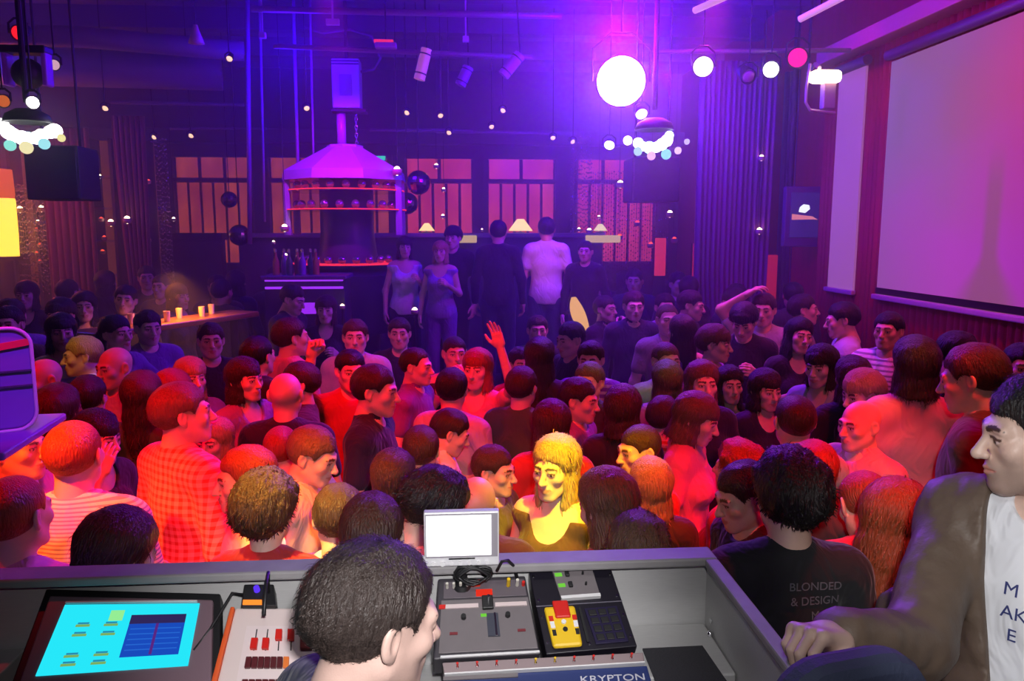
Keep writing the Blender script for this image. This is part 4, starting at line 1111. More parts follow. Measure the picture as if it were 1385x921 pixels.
# small warm track spots
for px, py, Y in ((142, 147, 8.5), (258, 184, 9.5), (415, 147, 8.8), (550, 153, 9.2), (596, 157, 9.4), (310, 80, 8.0), (680, 150, 9.2), (665, 172, 9.8), (208, 186, 9.6), (868, 155, 7.2), (824, 197, 8.2), (607, 180, 9.7), (748, 187, 9.5), (775, 192, 9.5)):
    can(px, py, Y, (rnd.uniform(-.5, .8), -1, -.75), .034 if px not in (824, 868) else .06, .09, glow('spot_warm', (1, .55, .35), 1.6) if px not in (824, 868) else glow('spot_white', (1, .8, 1), 6.0), 'small warm track spotlight hanging under the dark ceiling' if px not in (824, 868) else ('white round spotlight just under the huge violet lamp' if px == 868 else 'flat white spotlight left of the right bulb ring'), 'spotlight', 'warm track spotlights under the ceiling' if px not in (824, 868) else None)
c = at_y(265, 47, 8.0)
t = thing('bell_lamp', 'pale bell shaped lamp hanging high at left', 'lamp', tuple(c))
MB().lathe([(.075, -.08), (.055, -.02), (.03, .05), (.02, .09), (0, .09)], 18).build('shade', mat('bell_shade', (.5, .38, .45), .4), t, smooth=True)
MB().cyl((0, 0, .08), (0, 0, ZC-c.z), .006, seg=6).build('cord', M_BLACKM, t)
c = at_y(522, 62, 7.8)
t = thing('red_sign_box', 'small box lamp with red top edge near the ceiling pipe', 'lamp', tuple(c))
MB().box((0, 0, 0), (.20, .1, .05)).build('housing', mat('box_lilac', (.4, .3, .55), .4), t, bevel=.01)
MB().box((-.02, 0, .04), (.18, .08, .02)).build('lit_strip', glow('red_strip', (1, .03, .12), .9), t)
MB().cyl((0, 0, .05), (0, 0, ZC-c.z), .008, seg=6).build('drop_rod', M_BLACKM, t)
for px, py, Y, w_, lb in ((450, 30, 7.7, .12, 'small grey junction box at the top left of the hoist'), (630, 53, 7.9, .06, 'small square junction box right of the pink lit lamp'), (355, 48, 7.9, .06, 'tiny junction box high beside the bell lamp')):
    c = at_y(px, py, Y)
    tag(MB().box(c, (w_, .05, .05)).box((c.x, c.y, (c.z+ZC)/2), (.015, .015, ZC-c.z)).build('junction_box', mat('junction', (.4, .38, .55), .5)), lb, 'junction box')
# bulb rings
def bulb_ring(px, py, Y, label, kind):
    c = at_y(px, py, Y); t = thing('ring_light', label, 'lamp', tuple(c))
    MB().lathe([(0, .09), (.07, .085), (.13, .05), (.15, 0), (.13, .0), (.11, .03), (0, .05)], 28).build('dome', M_BLACKM, t, smooth=True)
    MB().cyl((0, 0, .15), (0, 0, ZC-c.z), .02, seg=10).build('drop_rod', M_BLACKM, t)
    cols = [(1, 1, 1), (.75, 1, 1), (1, 1, 1), (.35, .95, 1), (1, 1, 1), (1, .95, 1), (1, 1, .9), (.6, 1, 1), (1, 1, 1)]
    return t, cols
def ring_bulbs(t, px, py, Y, big, small):
    c = at_y(px, py, Y)
    for i, (x, y, col, r) in enumerate(big):
        p = at_y(x, y, Y)-c
        MB().sphere((p.x, (i % 2)*.02, p.z), r*Y/1056, 14, 9).build('bulb', glow('ring_%.2f_%.2f_%.2f' % col, col, 6.0), t, smooth=True)
    for x, y, col, r in small:
        p = at_y(x, y, Y)-c
        MB().sphere((p.x, -.02, p.z), r*Y/1056, 12, 8).build('small_bulb', glow('rings_%.2f_%.2f_%.2f' % col, col, .9), t, smooth=True)
Wt, Cy = (1., 1., 1.), (.35, .9, 1.)
t, _ = bulb_ring(885, 176, 6.0, 'right hand ring of bright white and cyan bulbs above a dark box', 0)
ring_bulbs(t, 885, 176, 6.0, [(849, 190, (1., .75, 1.), 6), (864, 193, Wt, 7), (870, 198, Wt, 6), (879, 199, Cy, 8), (888, 199, Wt, 7), (896, 195, Wt, 8), (902, 190, Wt, 8), (906, 183, (.7, 1., 1.), 6)], [(862, 205, (.5, .8, 1.), 6), (880, 211, (1., .6, .8), 6), (900, 209, Cy, 7), (916, 204, (1., .7, 1.), 5), (928, 192, (.7, .6, 1.), 4)])
t, _ = bulb_ring(38, 166, 5.5, 'left hand ring of dazzling white bulbs near the left edge', 0)
ring_bulbs(t, 38, 166, 5.5, [(2, 170, Wt, 9), (9, 178, Wt, 9), (18, 183, Wt, 9), (28, 186, Wt, 9), (38, 187, Cy, 8), (47, 186, Wt, 8), (56, 183, (1., 1., .8), 8), (66, 178, Wt, 8), (74, 177, Wt, 9)], [(16, 197, (.3, .9, .8), 7), (38, 200, (1., .9, .5), 8), (62, 195, (.4, .9, 1.), 7), (85, 187, (1., .9, .4), 5)])
# hanging loudspeakers under the rings
def hang_speaker(x0, y0, x1, y1, Y, label, m):
    a, b = at_y(x0, y0, Y), at_y(x1, y1, Y); W, H = b.x-a.x, a.z-b.z
    t = thing('hanging_loudspeaker', label, 'loudspeaker', ((a.x+b.x)/2, Y, b.z))
    MB().box((0, .2, H/2), (W, .4, H)).build('cabinet', m, t, bevel=.015)
    MB().box((0, -.006, H/2), (W*.92, .012, H*.92)).build('grille', mat('speaker_grille', (.02, .02, .035), .7, bump=.5, bscale=300), t)
    for sx in (-1, 1): MB().cyl((sx*W*.35, .2, H), (sx*W*.35, .2, ZC-b.z), .012, seg=8).build('hanging_rod', M_BLACKM, t)
hang_speaker(30, 196, 110, 270, 7.0, 'dark hanging loudspeaker under the left bulb ring', M_BLACKM)
hang_speaker(856, 212, 919, 273, 7.2, 'dark blue hanging loudspeaker under the right bulb ring', M_BLACKM)
# left lamps above the left ring
can(25, 45, 5.8, (.1, -1, -.4), .055, .16, glow('lamp_red', (1, .01, .02), 1.4), 'small red stage lamp at the top left corner', 'stage_lamp')
can(44, 139, 5.3, (.3, -1, -.3), .042, .12, glow('lamp_cold', (1, .98, .95), 8.0), 'small white stage lamp just above the left bulb ring', 'stage_lamp')
can(4, 137, 5.6, (.3, -1, -.3), .045, .12, glow('lamp_rust', (.9, .18, .04), .6), 'rusty orange stage lamp cut by the left edge', 'stage_lamp')
c = at_y(38, 100, 5.6)
t = thing('moving_head_lamp', 'black moving head lamp with violet glowing housing at upper left', 'stage lamp', tuple(c))
MB().sphere((0, 0, 0), .10, 20, 12).build('head', M_BLACK, t, smooth=True)
for s in (-1, 1): MB().box((s*.125, 0, .03), (.035, .10, .22)).build('yoke_arm', mat('violet_case', (.2, .03, .5), .4, emit=(.2, .01, .6), estr=.35 if s > 0 else .1), t, bevel=.012)
MB().box((0, 0, .15), (.29, .12, .05)).build('yoke_bridge', M_BLACK, t, bevel=.01)
MB().cyl((0, 0, .17), (0, 0, ZC-c.z), .02, seg=10).build('drop_rod', M_BLACKM, t)
c = at_y(76, 88, 5.9)
can(74, 88, 5.9, (.8, -1, -.3), .04, .12, glow('lamp_mauve', (.8, .45, .6), .8), 'mauve oval stage lamp right of the moving head lamp', 'stage_lamp')
for xa, ya, xb, yb, lb in ((940, 14, 985, -6, 'pale tube light at the top edge above the huge violet lamp'), (1082, 26, 1140, -4, 'pale tube light at the top edge right of the pink lamp')):
    a, b = at_y(xa, ya, 5.2), at_y(xb, yb, 4.9)
    t = thing('tube_light', lb, 'lamp', tuple(a))
    MB().cyl((0, 0, 0), b-a, .022, seg=12).build('tube', mat('tube_pale', (.7, .5, .75), .4, emit=(.7, .3, .7), estr=.7), t, smooth='angle')
    MB().cyl((b-a)*.5, Vector(((b-a)*.5).to_tuple()[:2]+(ZC-a.z,)), .008, seg=6).build('cord', M_BLACKM, t)
# television in the corner
a = at_y(1084, 330, 8.0)
t = thing('television', 'wall television showing a white shape beside the sequin curtain', 'television', tuple(a))
MB().box((0, 0, .28), (.42, .08, .62)).build('casing', mat('tv_case', (.10, .05, .16), .5), t, bevel=.012)
MB().box((-.0, -.043, .30), (.31, .008, .46)).build('screen', mat('tv_glass', (.03, .02, .12), .2, emit=(.03, .02, .16), estr=.5), t)
MB().add([(-.07, -.049, .33), (.0, -.049, .32), (.05, -.049, .36), (.04, -.049, .40), (-.02, -.049, .41), (-.06, -.049, .38)], [(0, 1, 2, 3, 4, 5)]).build('white_image', glow('tv_white', (.9, .95, 1), 1.2), t)
MB().add([(-.14, -.049, .31), (-.14, -.049, .25), (.09, -.049, .255), (.14, -.049, .25), (.08, -.049, .285)], [(0, 1, 2, 3, 4)]).build('pink_image', glow('tv_pink', (.9, .25, .35), .8), t)
MB().box((0, .2, .30), (.08, .35, .08)).build('wall_arm', M_BLACKM, t)
MB().cyl((0, .35, .3), (0, .35, ZC-a.z), .03, seg=10).build('drop_pole', M_BLACKM, t)
# table with orange spotlight in the crowd at left, and plant-like glass cluster
a = at_y(232, 432, 6.6)
t = thing('bar_table', 'long dark table lit orange from above among the left crowd', 'table', (a.x, 6.6, 0), R(62))
MB().box((0, 0, a.z-.03), (1.7, .34, .05)).build('table_top', mat('table_wood', (.30, .13, .05), .3, noise=.3, nscale=10), t, bevel=.012)
for s in (-1, 1): MB().cyl((s*.7, 0, 0), (s*.7, 0, a.z-.05), .035).build('leg', M_BLACKM, t)
for k, (u, v) in enumerate(((-.35, .05), (-.1, -.06), (.12, .04), (.3, -.03), (.5, .06))):
    p = t.matrix_basis @ Vector((u, v, a.z-.004))
    g = thing('drinking_glass', 'drinking glass standing on the orange lit table at left', 'glass', tuple(p), 0, 'glasses on the orange lit table')
    MB().lathe([(0, 0), (.022, 0), (.027, .085), (.025, .085), (.020, .006), (0, .006)], 14).build('cup', mat('tumbler', (.75, .6, .45), .08), g, smooth='angle')
    MB().lathe([(0, .007), (.0195, .007), (.023, .055), (0, .055)], 14).build('drink', mat('amber_drink', (.7, .28, .04), .1), g, smooth='angle')
# loudspeaker at left edge, turned towards the booth
def rrect(w, h, r, n=6):
    pts = []
    for cx, cy, a0 in ((w/2-r, h-r, 0), (-w/2+r, h-r, 90), (-w/2+r, r, 180), (w/2-r, r, 270)):
        for k in range(n+1):
            w_ = R(a0+90*k/n); pts.append((cx+r*math.cos(w_), cy+r*math.sin(w_)))
    return pts
e = at_y(47, 510, 1.95); zt_ = at_y(20, 440, 1.95).z; zb_ = at_y(40, 578, 1.95).z
W = .30; rz = R(29)
ctr = e - Matrix.Rotation(rz, 3, 'Z') @ Vector((W/2, 0, 0))
t = thing('monitor_loudspeaker', 'rounded violet lit loudspeaker with a red stripe cut by the left edge', 'loudspeaker', (ctr.x, ctr.y, 0), rz)
poly = rrect(W, zt_-zb_, .045); n = len(poly); cab = MB()
cab.add([(x, 0, zb_+z) for x, z in poly]+[(x*.8, .24, zb_+z*.9) for x, z in poly], [tuple(range(n)), tuple(reversed(range(n, 2*n)))]+[(i, i+n, (i+1) % n+n, (i+1) % n) for i in range(n)])
cab.build('cabinet', mat('violet_cabinet', (.20, .12, .42), .45, noise=.1, nscale=20), t, bevel=.008)
MB().tube([(x, -.004, zb_+z) for x, z in rrect(W-.004, zt_-zb_-.004, .044)], .0045, 8, closed=True).build('edge_piping', mat('pale_piping', (.6, .58, .62), .4), t, smooth=True)
hz = lambda py: at_y(20, py, 1.95).z
MB().box((0, -.003, (hz(478)+hz(468))/2), (W-.01, .008, .016), Matrix.Rotation(R(-8), 3, 'Y')).build('red_stripe', mat('stripe_red', (.75, .03, .06), .5), t)
for py in (500, 520): MB().box((0, -.003, hz(py)), (W-.01, .008, .004)).build('groove', mat('groove_dark', (.06, .05, .10), .5), t)
MB().sphere((.06, -.008, hz(505)), .020, 14, 8, (1, .5, 1)).build('knob', mat('knob_teal', (.05, .12, .14), .3), t, smooth=True)
MB().box((-.02, .04, zb_-.012), (W+.06, .38, .02), Matrix.Rotation(R(-22), 3, 'Z')).build('tray', mat('tray_violet', (.20, .08, .42), .4), t, bevel=.005)
MB().cyl((-.12, .12, .02), (-.12, .12, zb_-.02), .02).build('stand_pole', M_BLACKM, t)
MB().lathe([(0, 0), (.2, 0), (.2, .015), (.03, .03), (0, .03)], 24, None, (-.12, .12, 0)).build('stand_base', M_BLACKM, t, smooth='angle')

# ------------------------------------------------------------------ DJ booth (steel trough with a rim)
RZ, BZ = 1.63, 1.455
bx0, bx1, by1 = -1.55, .575, 1.672
t = thing('steel_booth', 'brushed steel console trough with raised rim around the equipment', 'booth', (bx1-.9, by1-.1, 0))
ox, oy = bx1-.9, by1-.1
def bbox(x0, x1, y0, y1, z0, z1, name, m, bev=.004, rot=None):
    return MB().box(((x0+x1)/2-ox, (y0+y1)/2-oy, (z0+z1)/2), (x1-x0, y1-y0, z1-z0)).build(name, m, t, bevel=bev)
M_RIM = mat('rim_steel', (.30, .29, .30), .55, spec=.15, noise=.25, nscale=14)
bbox(bx0, bx1, by1-.068, by1, RZ-.02, RZ, 'back_rim', M_RIM, .005)
bbox(bx1-.030, bx1, .80, by1-.068, RZ-.02, RZ, 'side_rim', M_RIM, .005)
bbox(bx0, bx1, by1-.022, by1-.008, .15, RZ-.02, 'back_panel', M_STEEL)
bbox(bx1-.010, bx1+.004, 1.02, by1-.022, .15, RZ-.02, 'side_panel', M_STEEL)
bbox(bx0, bx1-.010, 1.42, by1-.022, 1.36, 1.38, 'inner_floor', M_STEEL)
bbox(.345, bx1-.012, 1.44, by1-.024, 1.382, BZ, 'bench_shelf', M_STEEL)
bbox(bx0, -.93, 1.44, by1-.024, 1.382, BZ, 'bench_shelf', M_STEEL)
bbox(bx0, bx1-.010, 1.42, 1.44, .15, 1.36, 'front_panel', M_DARK)
bbox(bx0, bx1, 1.44, by1, 0, .15, 'plinth', M_DARK)
MB().sphere((at_z(960, 857, BZ+.005).x-ox, at_z(960, 857, BZ+.005).y-oy, BZ+.004), .008, 14, 8).build('screw_head', M_CHROME, t, smooth=True)
MB().lathe([(.0, 0), (.006, 0), (.006, .003), (0, .003)], 14, Matrix.Rotation(R(-90), 3, 'Y'), (bx1-.011-ox, 1.60-oy, BZ+.03)).build('screw_head', M_CHROME, t)
struct(MB().box((1.6, .9, .17), (2.0, 2.2, .34)).build('trim_9', M_DARK))
struct(MB().box((-.6, -.1, .07), (2.3, 3.02, .14)).build('trim_10', M_DARK))

# tilted console plane carrying the gear
PA, PB = Vector((0, 1.615, 1.575)), Vector((0, 1.445, 1.468))
PN = Vector((1, 0, 0)).cross(PA-PB).normalized()
PV = (PA-PB).normalized()
def on(px, py, up=0.0):
    d = Vector(ray(px, py)); o = Vector((0, 0, CAM_Z)); q = PA+PN*up
    s = (q-o).dot(PN)/d.dot(PN)
    return o+d*s
class Deck:
    """a quad seen in the photo laid on the tilted plane; u to the right, v away from the viewer"""
    def __init__(s, bl, br, tr, tl, up=0.0): s.q = [on(*p, up) for p in (bl, br, tr, tl)]
    def at(s, u, v, h=0.0):
        a, b, c, d = s.q; return (a*(1-u)+b*u)*(1-v)+(d*(1-u)+c*u)*v+PN*h
    def slab(s, u0, u1, v0, v1, h0, h1):
        mb = MB(); ps = [s.at(u, v, h) for h in (h0, h1) for u, v in ((u0, v0), (u1, v0), (u1, v1), (u0, v1))]
        return mb.add(ps, [(3, 2, 1, 0), (4, 5, 6, 7), (0, 1, 5, 4), (1, 2, 6, 5), (2, 3, 7, 6), (3, 0, 4, 7)])
    def knob(s, u, v, r, h, r2=None):
        a = s.at(u, v); return MB().cyl(a, a+PN*h, r, r2 or r*.85, 14)
def ident(name, label, cat, p, group=None):
    return thing(name, label, cat, tuple(p), 0, group)
def local(mb, t, name, m, **k):
    mb.v = [tuple(Vector(v)-t.location) for v in mb.v]; return mb.build(name, m, t, **k)
# 1 touch screen lighting controller
D = Deck((8, 945), (290, 945), (292, 803), (62, 797), .010)
t = ident('touch_screen_controller', 'touch screen lighting controller with glowing cyan display at left', 'controller', D.at(.5, .5, -.05))
local(D.slab(-.02, 1.02, -.12, 1.04, -.045, -.012), t, 'outer_case', M_BLACK, bevel=.004)
local(D.slab(.04, .985, -.10, .93, -.012, .004), t, 'bezel', mat('controller_bezel', (.20, .13, .16), .4), bevel=.004)
S = Deck((48, 914), (254, 900), (270, 816), (88, 818), .016)
def lcd_mat():
    m = bpy.data.materials.new('cyan_display'); m.use_nodes = True; nt = m.node_tree; nt.nodes.clear(); N, L = nt.nodes, nt.links
    o = N.new('ShaderNodeOutputMaterial'); e = N.new('ShaderNodeEmission'); e.inputs[0].default_value = (.02, .78, .92, 1); e.inputs[1].default_value = 1.0
    L.new(e.outputs[0], o.inputs[0]); return m
local(S.slab(0, 1, 0, 1, -.004, .0006), t, 'display', glow('cyan_display', (.02, .80, .95), 1.0))
local(S.slab(.52, .92, .18, .80, .0006, .0012), t, 'blue_window', glow('display_blue', (.01, .07, .50), 1.0))
local(S.slab(.52, .92, .68, .82, .0012, .0016), t, 'window_header', glow('display_dark', (.03, .02, .10), 1.0))
local(S.slab(.715, .735, .20, .68, .0012, .0016), t, 'window_bar', glow('display_bar', (.10, .02, .22), 1.0))
for k, v in enumerate((.28, .36, .44, .52, .60)): local(S.slab(.54, .90, v-.008, v+.008, .0012, .0015), t, 'grid_line', glow('display_line', (.02, .13, .62), 1.0))
for u in (.14, .34):
    for v in (.10, .22, .52, .66):
        local(S.slab(u, u+.10, v, v+.035, .0006, .0012), t, 'icon', glow('icon_olive', (.20, .42, .12), 1.0))
        local(S.slab(u+.01, u+.09, v+.04, v+.065, .0006, .0012), t, 'icon', glow('icon_teal', (.02, .25, .42), 1.0))
local(S.slab(.36, .46, .74, .90, .0006, .0012), t, 'icon', glow('icon_green', (.30, .85, .30), 1.0))
local(S.slab(.0, .98, 1.02, 1.045, -.002, .003), t, 'screen_edge', mat('pale_edge', (.75, .75, .76), .3))
# 2 fader console
D = Deck((288, 945), (440, 945), (432, 822), (318, 822), .008)
t = ident('fader_console', 'white lighting fader console with red sliders and dark key rows', 'mixer', D.at(.5, .5, -.05))
M_CON = mat('console_pinkwhite', (.74, .62, .60), .45)
local(D.slab(0, 1, -.1, 1, -.04, .0), t, 'case', M_CON, bevel=.004)
local(D.slab(-.05, .0, -.1, 1.0, -.03, .006), t, 'end_cheek', mat('orange_cheek', (.80, .12, .03), .4), bevel=.003)
local(D.slab(.18, .96, .0, .78, 0, .002), t, 'panel', mat('console_panel', (.78, .66, .66), .4))
for k, (u, v) in enumerate(((.30, .56), (.42, .56), (.55, .66), (.68, .66))):
    local(D.slab(u-.006, u+.006, .50, .74, .002, .003), t, 'slider_slot', M_BLACK)
    local(D.slab(u-.035, u+.035, v-.06, v+.06, .003, .012), t, 'slider_cap', M_REDP, bevel=.001)
local(D.slab(.78, .90, .50, .76, .002, .012), t, 'master_slider', mat('dark_red_cap', (.22, .02, .02), .4), bevel=.001)
local(D.slab(.78, .90, .655, .69, .012, .014), t, 'yellow_mark', mat('mark_yellow', (.8, .75, .05), .4))
for v in (.30, .06):
    for k in range(7): local(D.slab(.24+k*.062, .24+k*.062+.055, v, v+.12, .002, .009), t, 'key', mat('key_dark', (.10, .015, .02), .4) if k < 6 else mat('key_orange', (.8, .2, .04), .4), bevel=.001)
    for k in range(3): local(D.slab(.78+k*.062, .78+k*.062+.055, v, v+.12, .002, .009), t, 'key', MATS['key_dark'], bevel=.001)
# 3 gooseneck gadget behind the fader console
D = Deck((328, 826), (375, 826), (372, 796), (332, 796), .0)
t = ident('power_adapter', 'small black box with orange and blue lamps behind the fader console', 'adapter', D.at(.5, .5, 0))
local(D.slab(0, 1, 0, 1, -.02, .018), t, 'case', M_BLACK, bevel=.003)
local(D.slab(.05, .6, .05, .25, .018, .021), t, 'orange_lamp', glow('orange_led', (1, .25, .03), 1.3))
local(D.knob(.45, .7, .007, .03), t, 'blue_lamp', glow('blue_led', (.12, .04, .9), 1.0))
p = D.at(.8, .6, .018)
local(MB().tube([p, p+Vector((.002, .0, .045)), p+Vector((.004, -.03, .035)), p+Vector((.012, -.09, -.005))], .004, 8), t, 'plug_lead', M_BLACK, smooth=True)
q = D.at(0, .6, .01)
tag(MB().tube([q, q+Vector((-.02, -.01, .01)), on(285, 850, .012), on(262, 880, .012)], .003, 8).build('cable', M_BLACK, smooth=True), 'thin black cable running over the touch screen controller', 'cable')
# 4 little television on a neck
YT = 1.60
def vq(px, py, Y=YT): return at_y(px, py, Y)
a, b = vq(574, 767), vq(675, 691); W, H = b.x-a.x, b.z-a.z
t = thing('portable_television', 'small silver portable television with blank white screen on the booth', 'television', ((a.x+b.x)/2, YT, a.z))
M_SIL = mat('silver_plastic', (.72, .72, .75), .35)
MB().box((0, .010, H/2), (W, .022, H)).build('casing', M_SIL, t, bevel=.003)
MB().box((0, -.0015, H*.57), (W*.96, .002, H*.80)).build('bezel', mat('tv_bezel', (.32, .30, .34), .4), t)
MB().box((-.006, -.003, H*.575), (W*.86, .002, H*.74)).build('screen', glow('blank_white', (1, 1, 1), 1.6), t)
for k in range(7): MB().cyl((-W*.38+k*W*.12, -.001, H*.065), (-W*.38+k*W*.12, -.006, H*.065), .0042 if k != 1 else .006).build('button', mat('button_white', (.8, .8, .82), .3), t)
MB().box((0, -.002, H*.145), (W*.35, .003, H*.02)).build('slot', M_BLACK, t)
MB().cyl((-W*.53, .01, H*.08), (-W*.5, .01, H*.08), .012).build('side_knob', mat('button_white', (.8, .8, .82), .3), t)
MB().cyl((0, .012, -.05), (0, .012, .005), .012).build('neck', M_BLACK, t)
MB().lathe([(0, -.055), (.024, -.055), (.022, -.045), (.012, -.04), (0, -.04)], 20, None, (0, .012, 0)).build('foot', M_BLACK, t, smooth='angle')
mb = MB(); cc = on(640, 785, .02)
pts = []
for k in range(90):
    w = k*.42; rr = .036-.00010*k
    pts.append(cc+Vector((rr*math.cos(w)*1.15, .010*math.sin(w*.13)-.012, .018+rr*.55*math.sin(w)+.004*math.sin(k*1.3))))
mb.tube(pts, .003, 6)
tag(mb.build('coiled_cable', M_BLACK, smooth=True), 'coiled black cable under the little television', 'cable')
p0 = vq(675, 760); p1 = on(700, 785, .01)
tag(MB().tube([p0+Vector((-.005, -.01, -.015)), p0+Vector((.005, -.02, .01)), p0+Vector((.018, -.02, .012)), p1+Vector((-.005, 0, .03)), p1], .0035, 8).build('cable', M_BLACK, smooth=True), 'arched black cable right of the little television', 'cable')
# 5 video mixer
D = Deck((590, 892), (733, 884), (712, 778), (596, 782), .012)
t = ident('video_mixer', 'grey two deck mixer with white slider strips below the little television', 'mixer', D.at(.5, .5, -.05))
local(D.slab(-.03, .985, 0, 1, -.06, .0), t, 'case', mat('mixer_dark', (.05, .045, .055), .5), bevel=.004)
local(D.slab(.02, .97, .06, .70, 0, .003), t, 'panel', M_GREYP, bevel=.001)
local(D.slab(.04, .96, .72, .94, 0, .003), t, 'upper_panel', mat('mixer_mauve', (.12, .10, .12), .5), bevel=.001)
for u0, u1 in ((.06, .42), (.60, .94)): local(D.slab(u0, u1, .585, .635, .003, .006), t, 'slider_strip', mat('strip_pale', (.70, .58, .58), .4))
local(D.slab(.0, .07, .585, .635, .003, .006), t, 'red_tab', M_REDP)
local(D.slab(.04, .98, .005, .03, 0, .004), t, 'front_edge', mat('pale_edge', (.75, .75, .76), .3))
for k in range(4): local(D.knob(.08+k*.075, .86, .0035, .020), t, 'plug', mat('plug_pale', (.70, .68, .60), .3))
local(D.knob(.77, .86, .0045, .028), t, 'plug', M_YELLOW); local(D.knob(.87, .86, .004, .024), t, 'plug', MATS['plug_pale']); local(D.knob(.94, .86, .004, .015), t, 'plug', M_REDP)
local(D.slab(.35, .45, .86, .92, .003, .012), t, 'red_button', glow('red_led_dim', (.9, .05, .02), .55))
local(D.slab(.40, .58, .73, .79, .003, .013), t, 'red_bar', glow('red_led', (1, .04, .02), .8))
local(D.slab(.46, .58, .55, .72, .003, .012), t, 'lever_block', M_BLACK, bevel=.002)
local(D.knob(.53, .66, .004, .026), t, 'lever', M_CHROME)
local(D.slab(.44, .52, .47, .50, .003, .006), t, 'green_lamp', glow('green_led', (.25, .9, .08), .7))
local(D.slab(.50, .62, .22, .50, .003, .007), t, 'crossfader_plate', mat('fader_plate', (.05, .055, .08), .4)); local(D.slab(.575, .595, .22, .50, .007, .009), t, 'fader_rail', M_CHROME)
for u, v in ((.26, .47), (.72, .47)): local(D.knob(u, v, .006, .012), t, 'knob', M_BLACK)
for u, v in ((.16, .28), (.84, .28)): local(D.slab(u-.04, u+.04, v-.015, v+.015, .003, .005), t, 'label_tab', mat('tab_maroon', (.18, .02, .03), .5))
# 6 rack panel
D = Deck((739, 885), (862, 874), (826, 767), (715, 772), .010)
t = ident('rack_panel', 'black rack panel with a row of small screws holding the small modules', 'rack panel', D.at(.5, .5, -.05))
local(D.slab(0, 1, 0, 1, -.055, .0), t, 'plate', mat('rack_black', (.012, .010, .018), .35), bevel=.002)
local(D.slab(.0, 1, .545, .555, 0, .001), t, 'seam', mat('seam_grey', (.15, .14, .18), .4))
for u, v in ((.04, .92), (.04, .62), (.04, .42), (.04, .12), (.96, .90), (.96, .62), (.96, .38), (.96, .12), (.36, .40), (.36, .22)): local(D.knob(u, v, .0028, .003), t, 'screw', M_CHROME)
E = Deck((759, 812), (812, 808), (800, 769), (746, 772), .012)
t = ident('switch_module', 'grey switch module with two green lamps at the top of rack panel', 'switch', E.at(.5, .5, 0))
local(E.slab(0, 1, 0, 1, -.0015, .006), t, 'panel', M_GREYP, bevel=.001); local(E.slab(0, 1, -.02, .08, -.0015, .009), t, 'front_edge', MATS['pale_edge'])
for v in (.38, .74):
    local(E.slab(.03, .20, v, v+.10, .006, .009), t, 'green_lamp', glow('green_led', (.25, .9, .08), .7)); local(E.slab(.28, .38, v-.04, v+.12, .006, .014), t, 'rocker_switch', M_BLACK, bevel=.001)
    local(E.knob(.72, v+.04, .0028, .014), t, 'toggle', M_BLACKM)
E = Deck((748, 879), (788, 876), (777, 822), (735, 824), .012)
t = ident('yellow_handset', 'yellow rounded handset with red top lying on the black rack panel', 'remote control', E.at(.5, .5, 0))
hb_ = local(E.slab(0, 1, 0, 1, -.0012, .012), t, 'case', M_YELLOW, bevel=.006)
local(E.slab(.28, .78, .66, 1.10, .012, .019), t, 'red_cap', M_REDP, bevel=.004)
local(E.knob(.52, .58, .006, .015), t, 'white_dial', MATS['button_white']); local(E.knob(.52, .40, .006, .014), t, 'black_dial', M_BLACK)
for u in (.14, .90):
    local(E.slab(u-.07, u+.07, .44, .60, .012, .0135), t, 'white_label', MATS['button_white']); local(E.slab(u-.06, u+.06, .26, .40, .012, .0135), t, 'black_label', M_BLACK); local(E.slab(u-.07, u+.07, .62, .74, .012, .0135), t, 'red_label', M_REDP)
E = Deck((806, 872), (850, 868), (834, 820), (790, 824), .012)
t = ident('keypad', 'black keypad with recessed keys right of the yellow handset', 'keypad', E.at(.5, .5, 0))
local(E.slab(0, 1, 0, 1, -.0012, .003), t, 'plate', mat('keypad_violet', (.02, .015, .05), .3), bevel=.001)
for i in range(3):
    for j in range(4): local(E.slab(.08+i*.30, .32+i*.30, .08+j*.23, .25+j*.23, .003, .006), t, 'key', M_BLACK, bevel=.001)
E2 = Deck((794, 875), (800, 874), (786, 822), (781, 823), .012)
t = ident('slide_rail', 'thin chrome slide rail between the yellow handset and keypad', 'rail', E2.at(.5, .5, 0))
local(E2.slab(.2, .8, .1, 1, 0, .004), t, 'rail', M_BLACKM); local(E2.knob(.7, .05, .003, .006), t, 'end_screw', M_CHROME)
# 7 front strip + name plate
D = Deck((601, 912), (872, 896), (870, 882), (598, 896), .014)
t = ident('switch_strip', 'grey toggle switch strip along the front of the rack', 'switch panel', D.at(.5, .5, -.05))
local(D.slab(0, 1, 0, 1, -.05, .0), t, 'strip', mat('strip_mauve', (.30, .23, .24), .45), bevel=.002)
local(D.slab(0, 1, -.06, .06, -.05, .003), t, 'front_edge', MATS['pale_edge'])
for k in range(10):
    u = .07+k*.096
    local(D.knob(u, .5, .0032, .004), t, 'nut', M_CHROME); local(D.knob(u, .55, .0016, .016, .0024), t, 'toggle', M_REDP if k not in (4, 5) else M_YELLOW)
D = Deck((596, 945), (885, 934), (875, 900), (600, 915), .006)
t = ident('name_plate', 'dark blue console front with pale lettering', 'panel', D.at(.5, .5, -.05))
local(D.slab(0, 1, 0, 1, -.05, .0), t, 'plate', M_BLUEPANEL, bevel=.002)
local(D.slab(0, .36, .78, .95, 0, .004), t, 'grey_inset', M_GREYP)
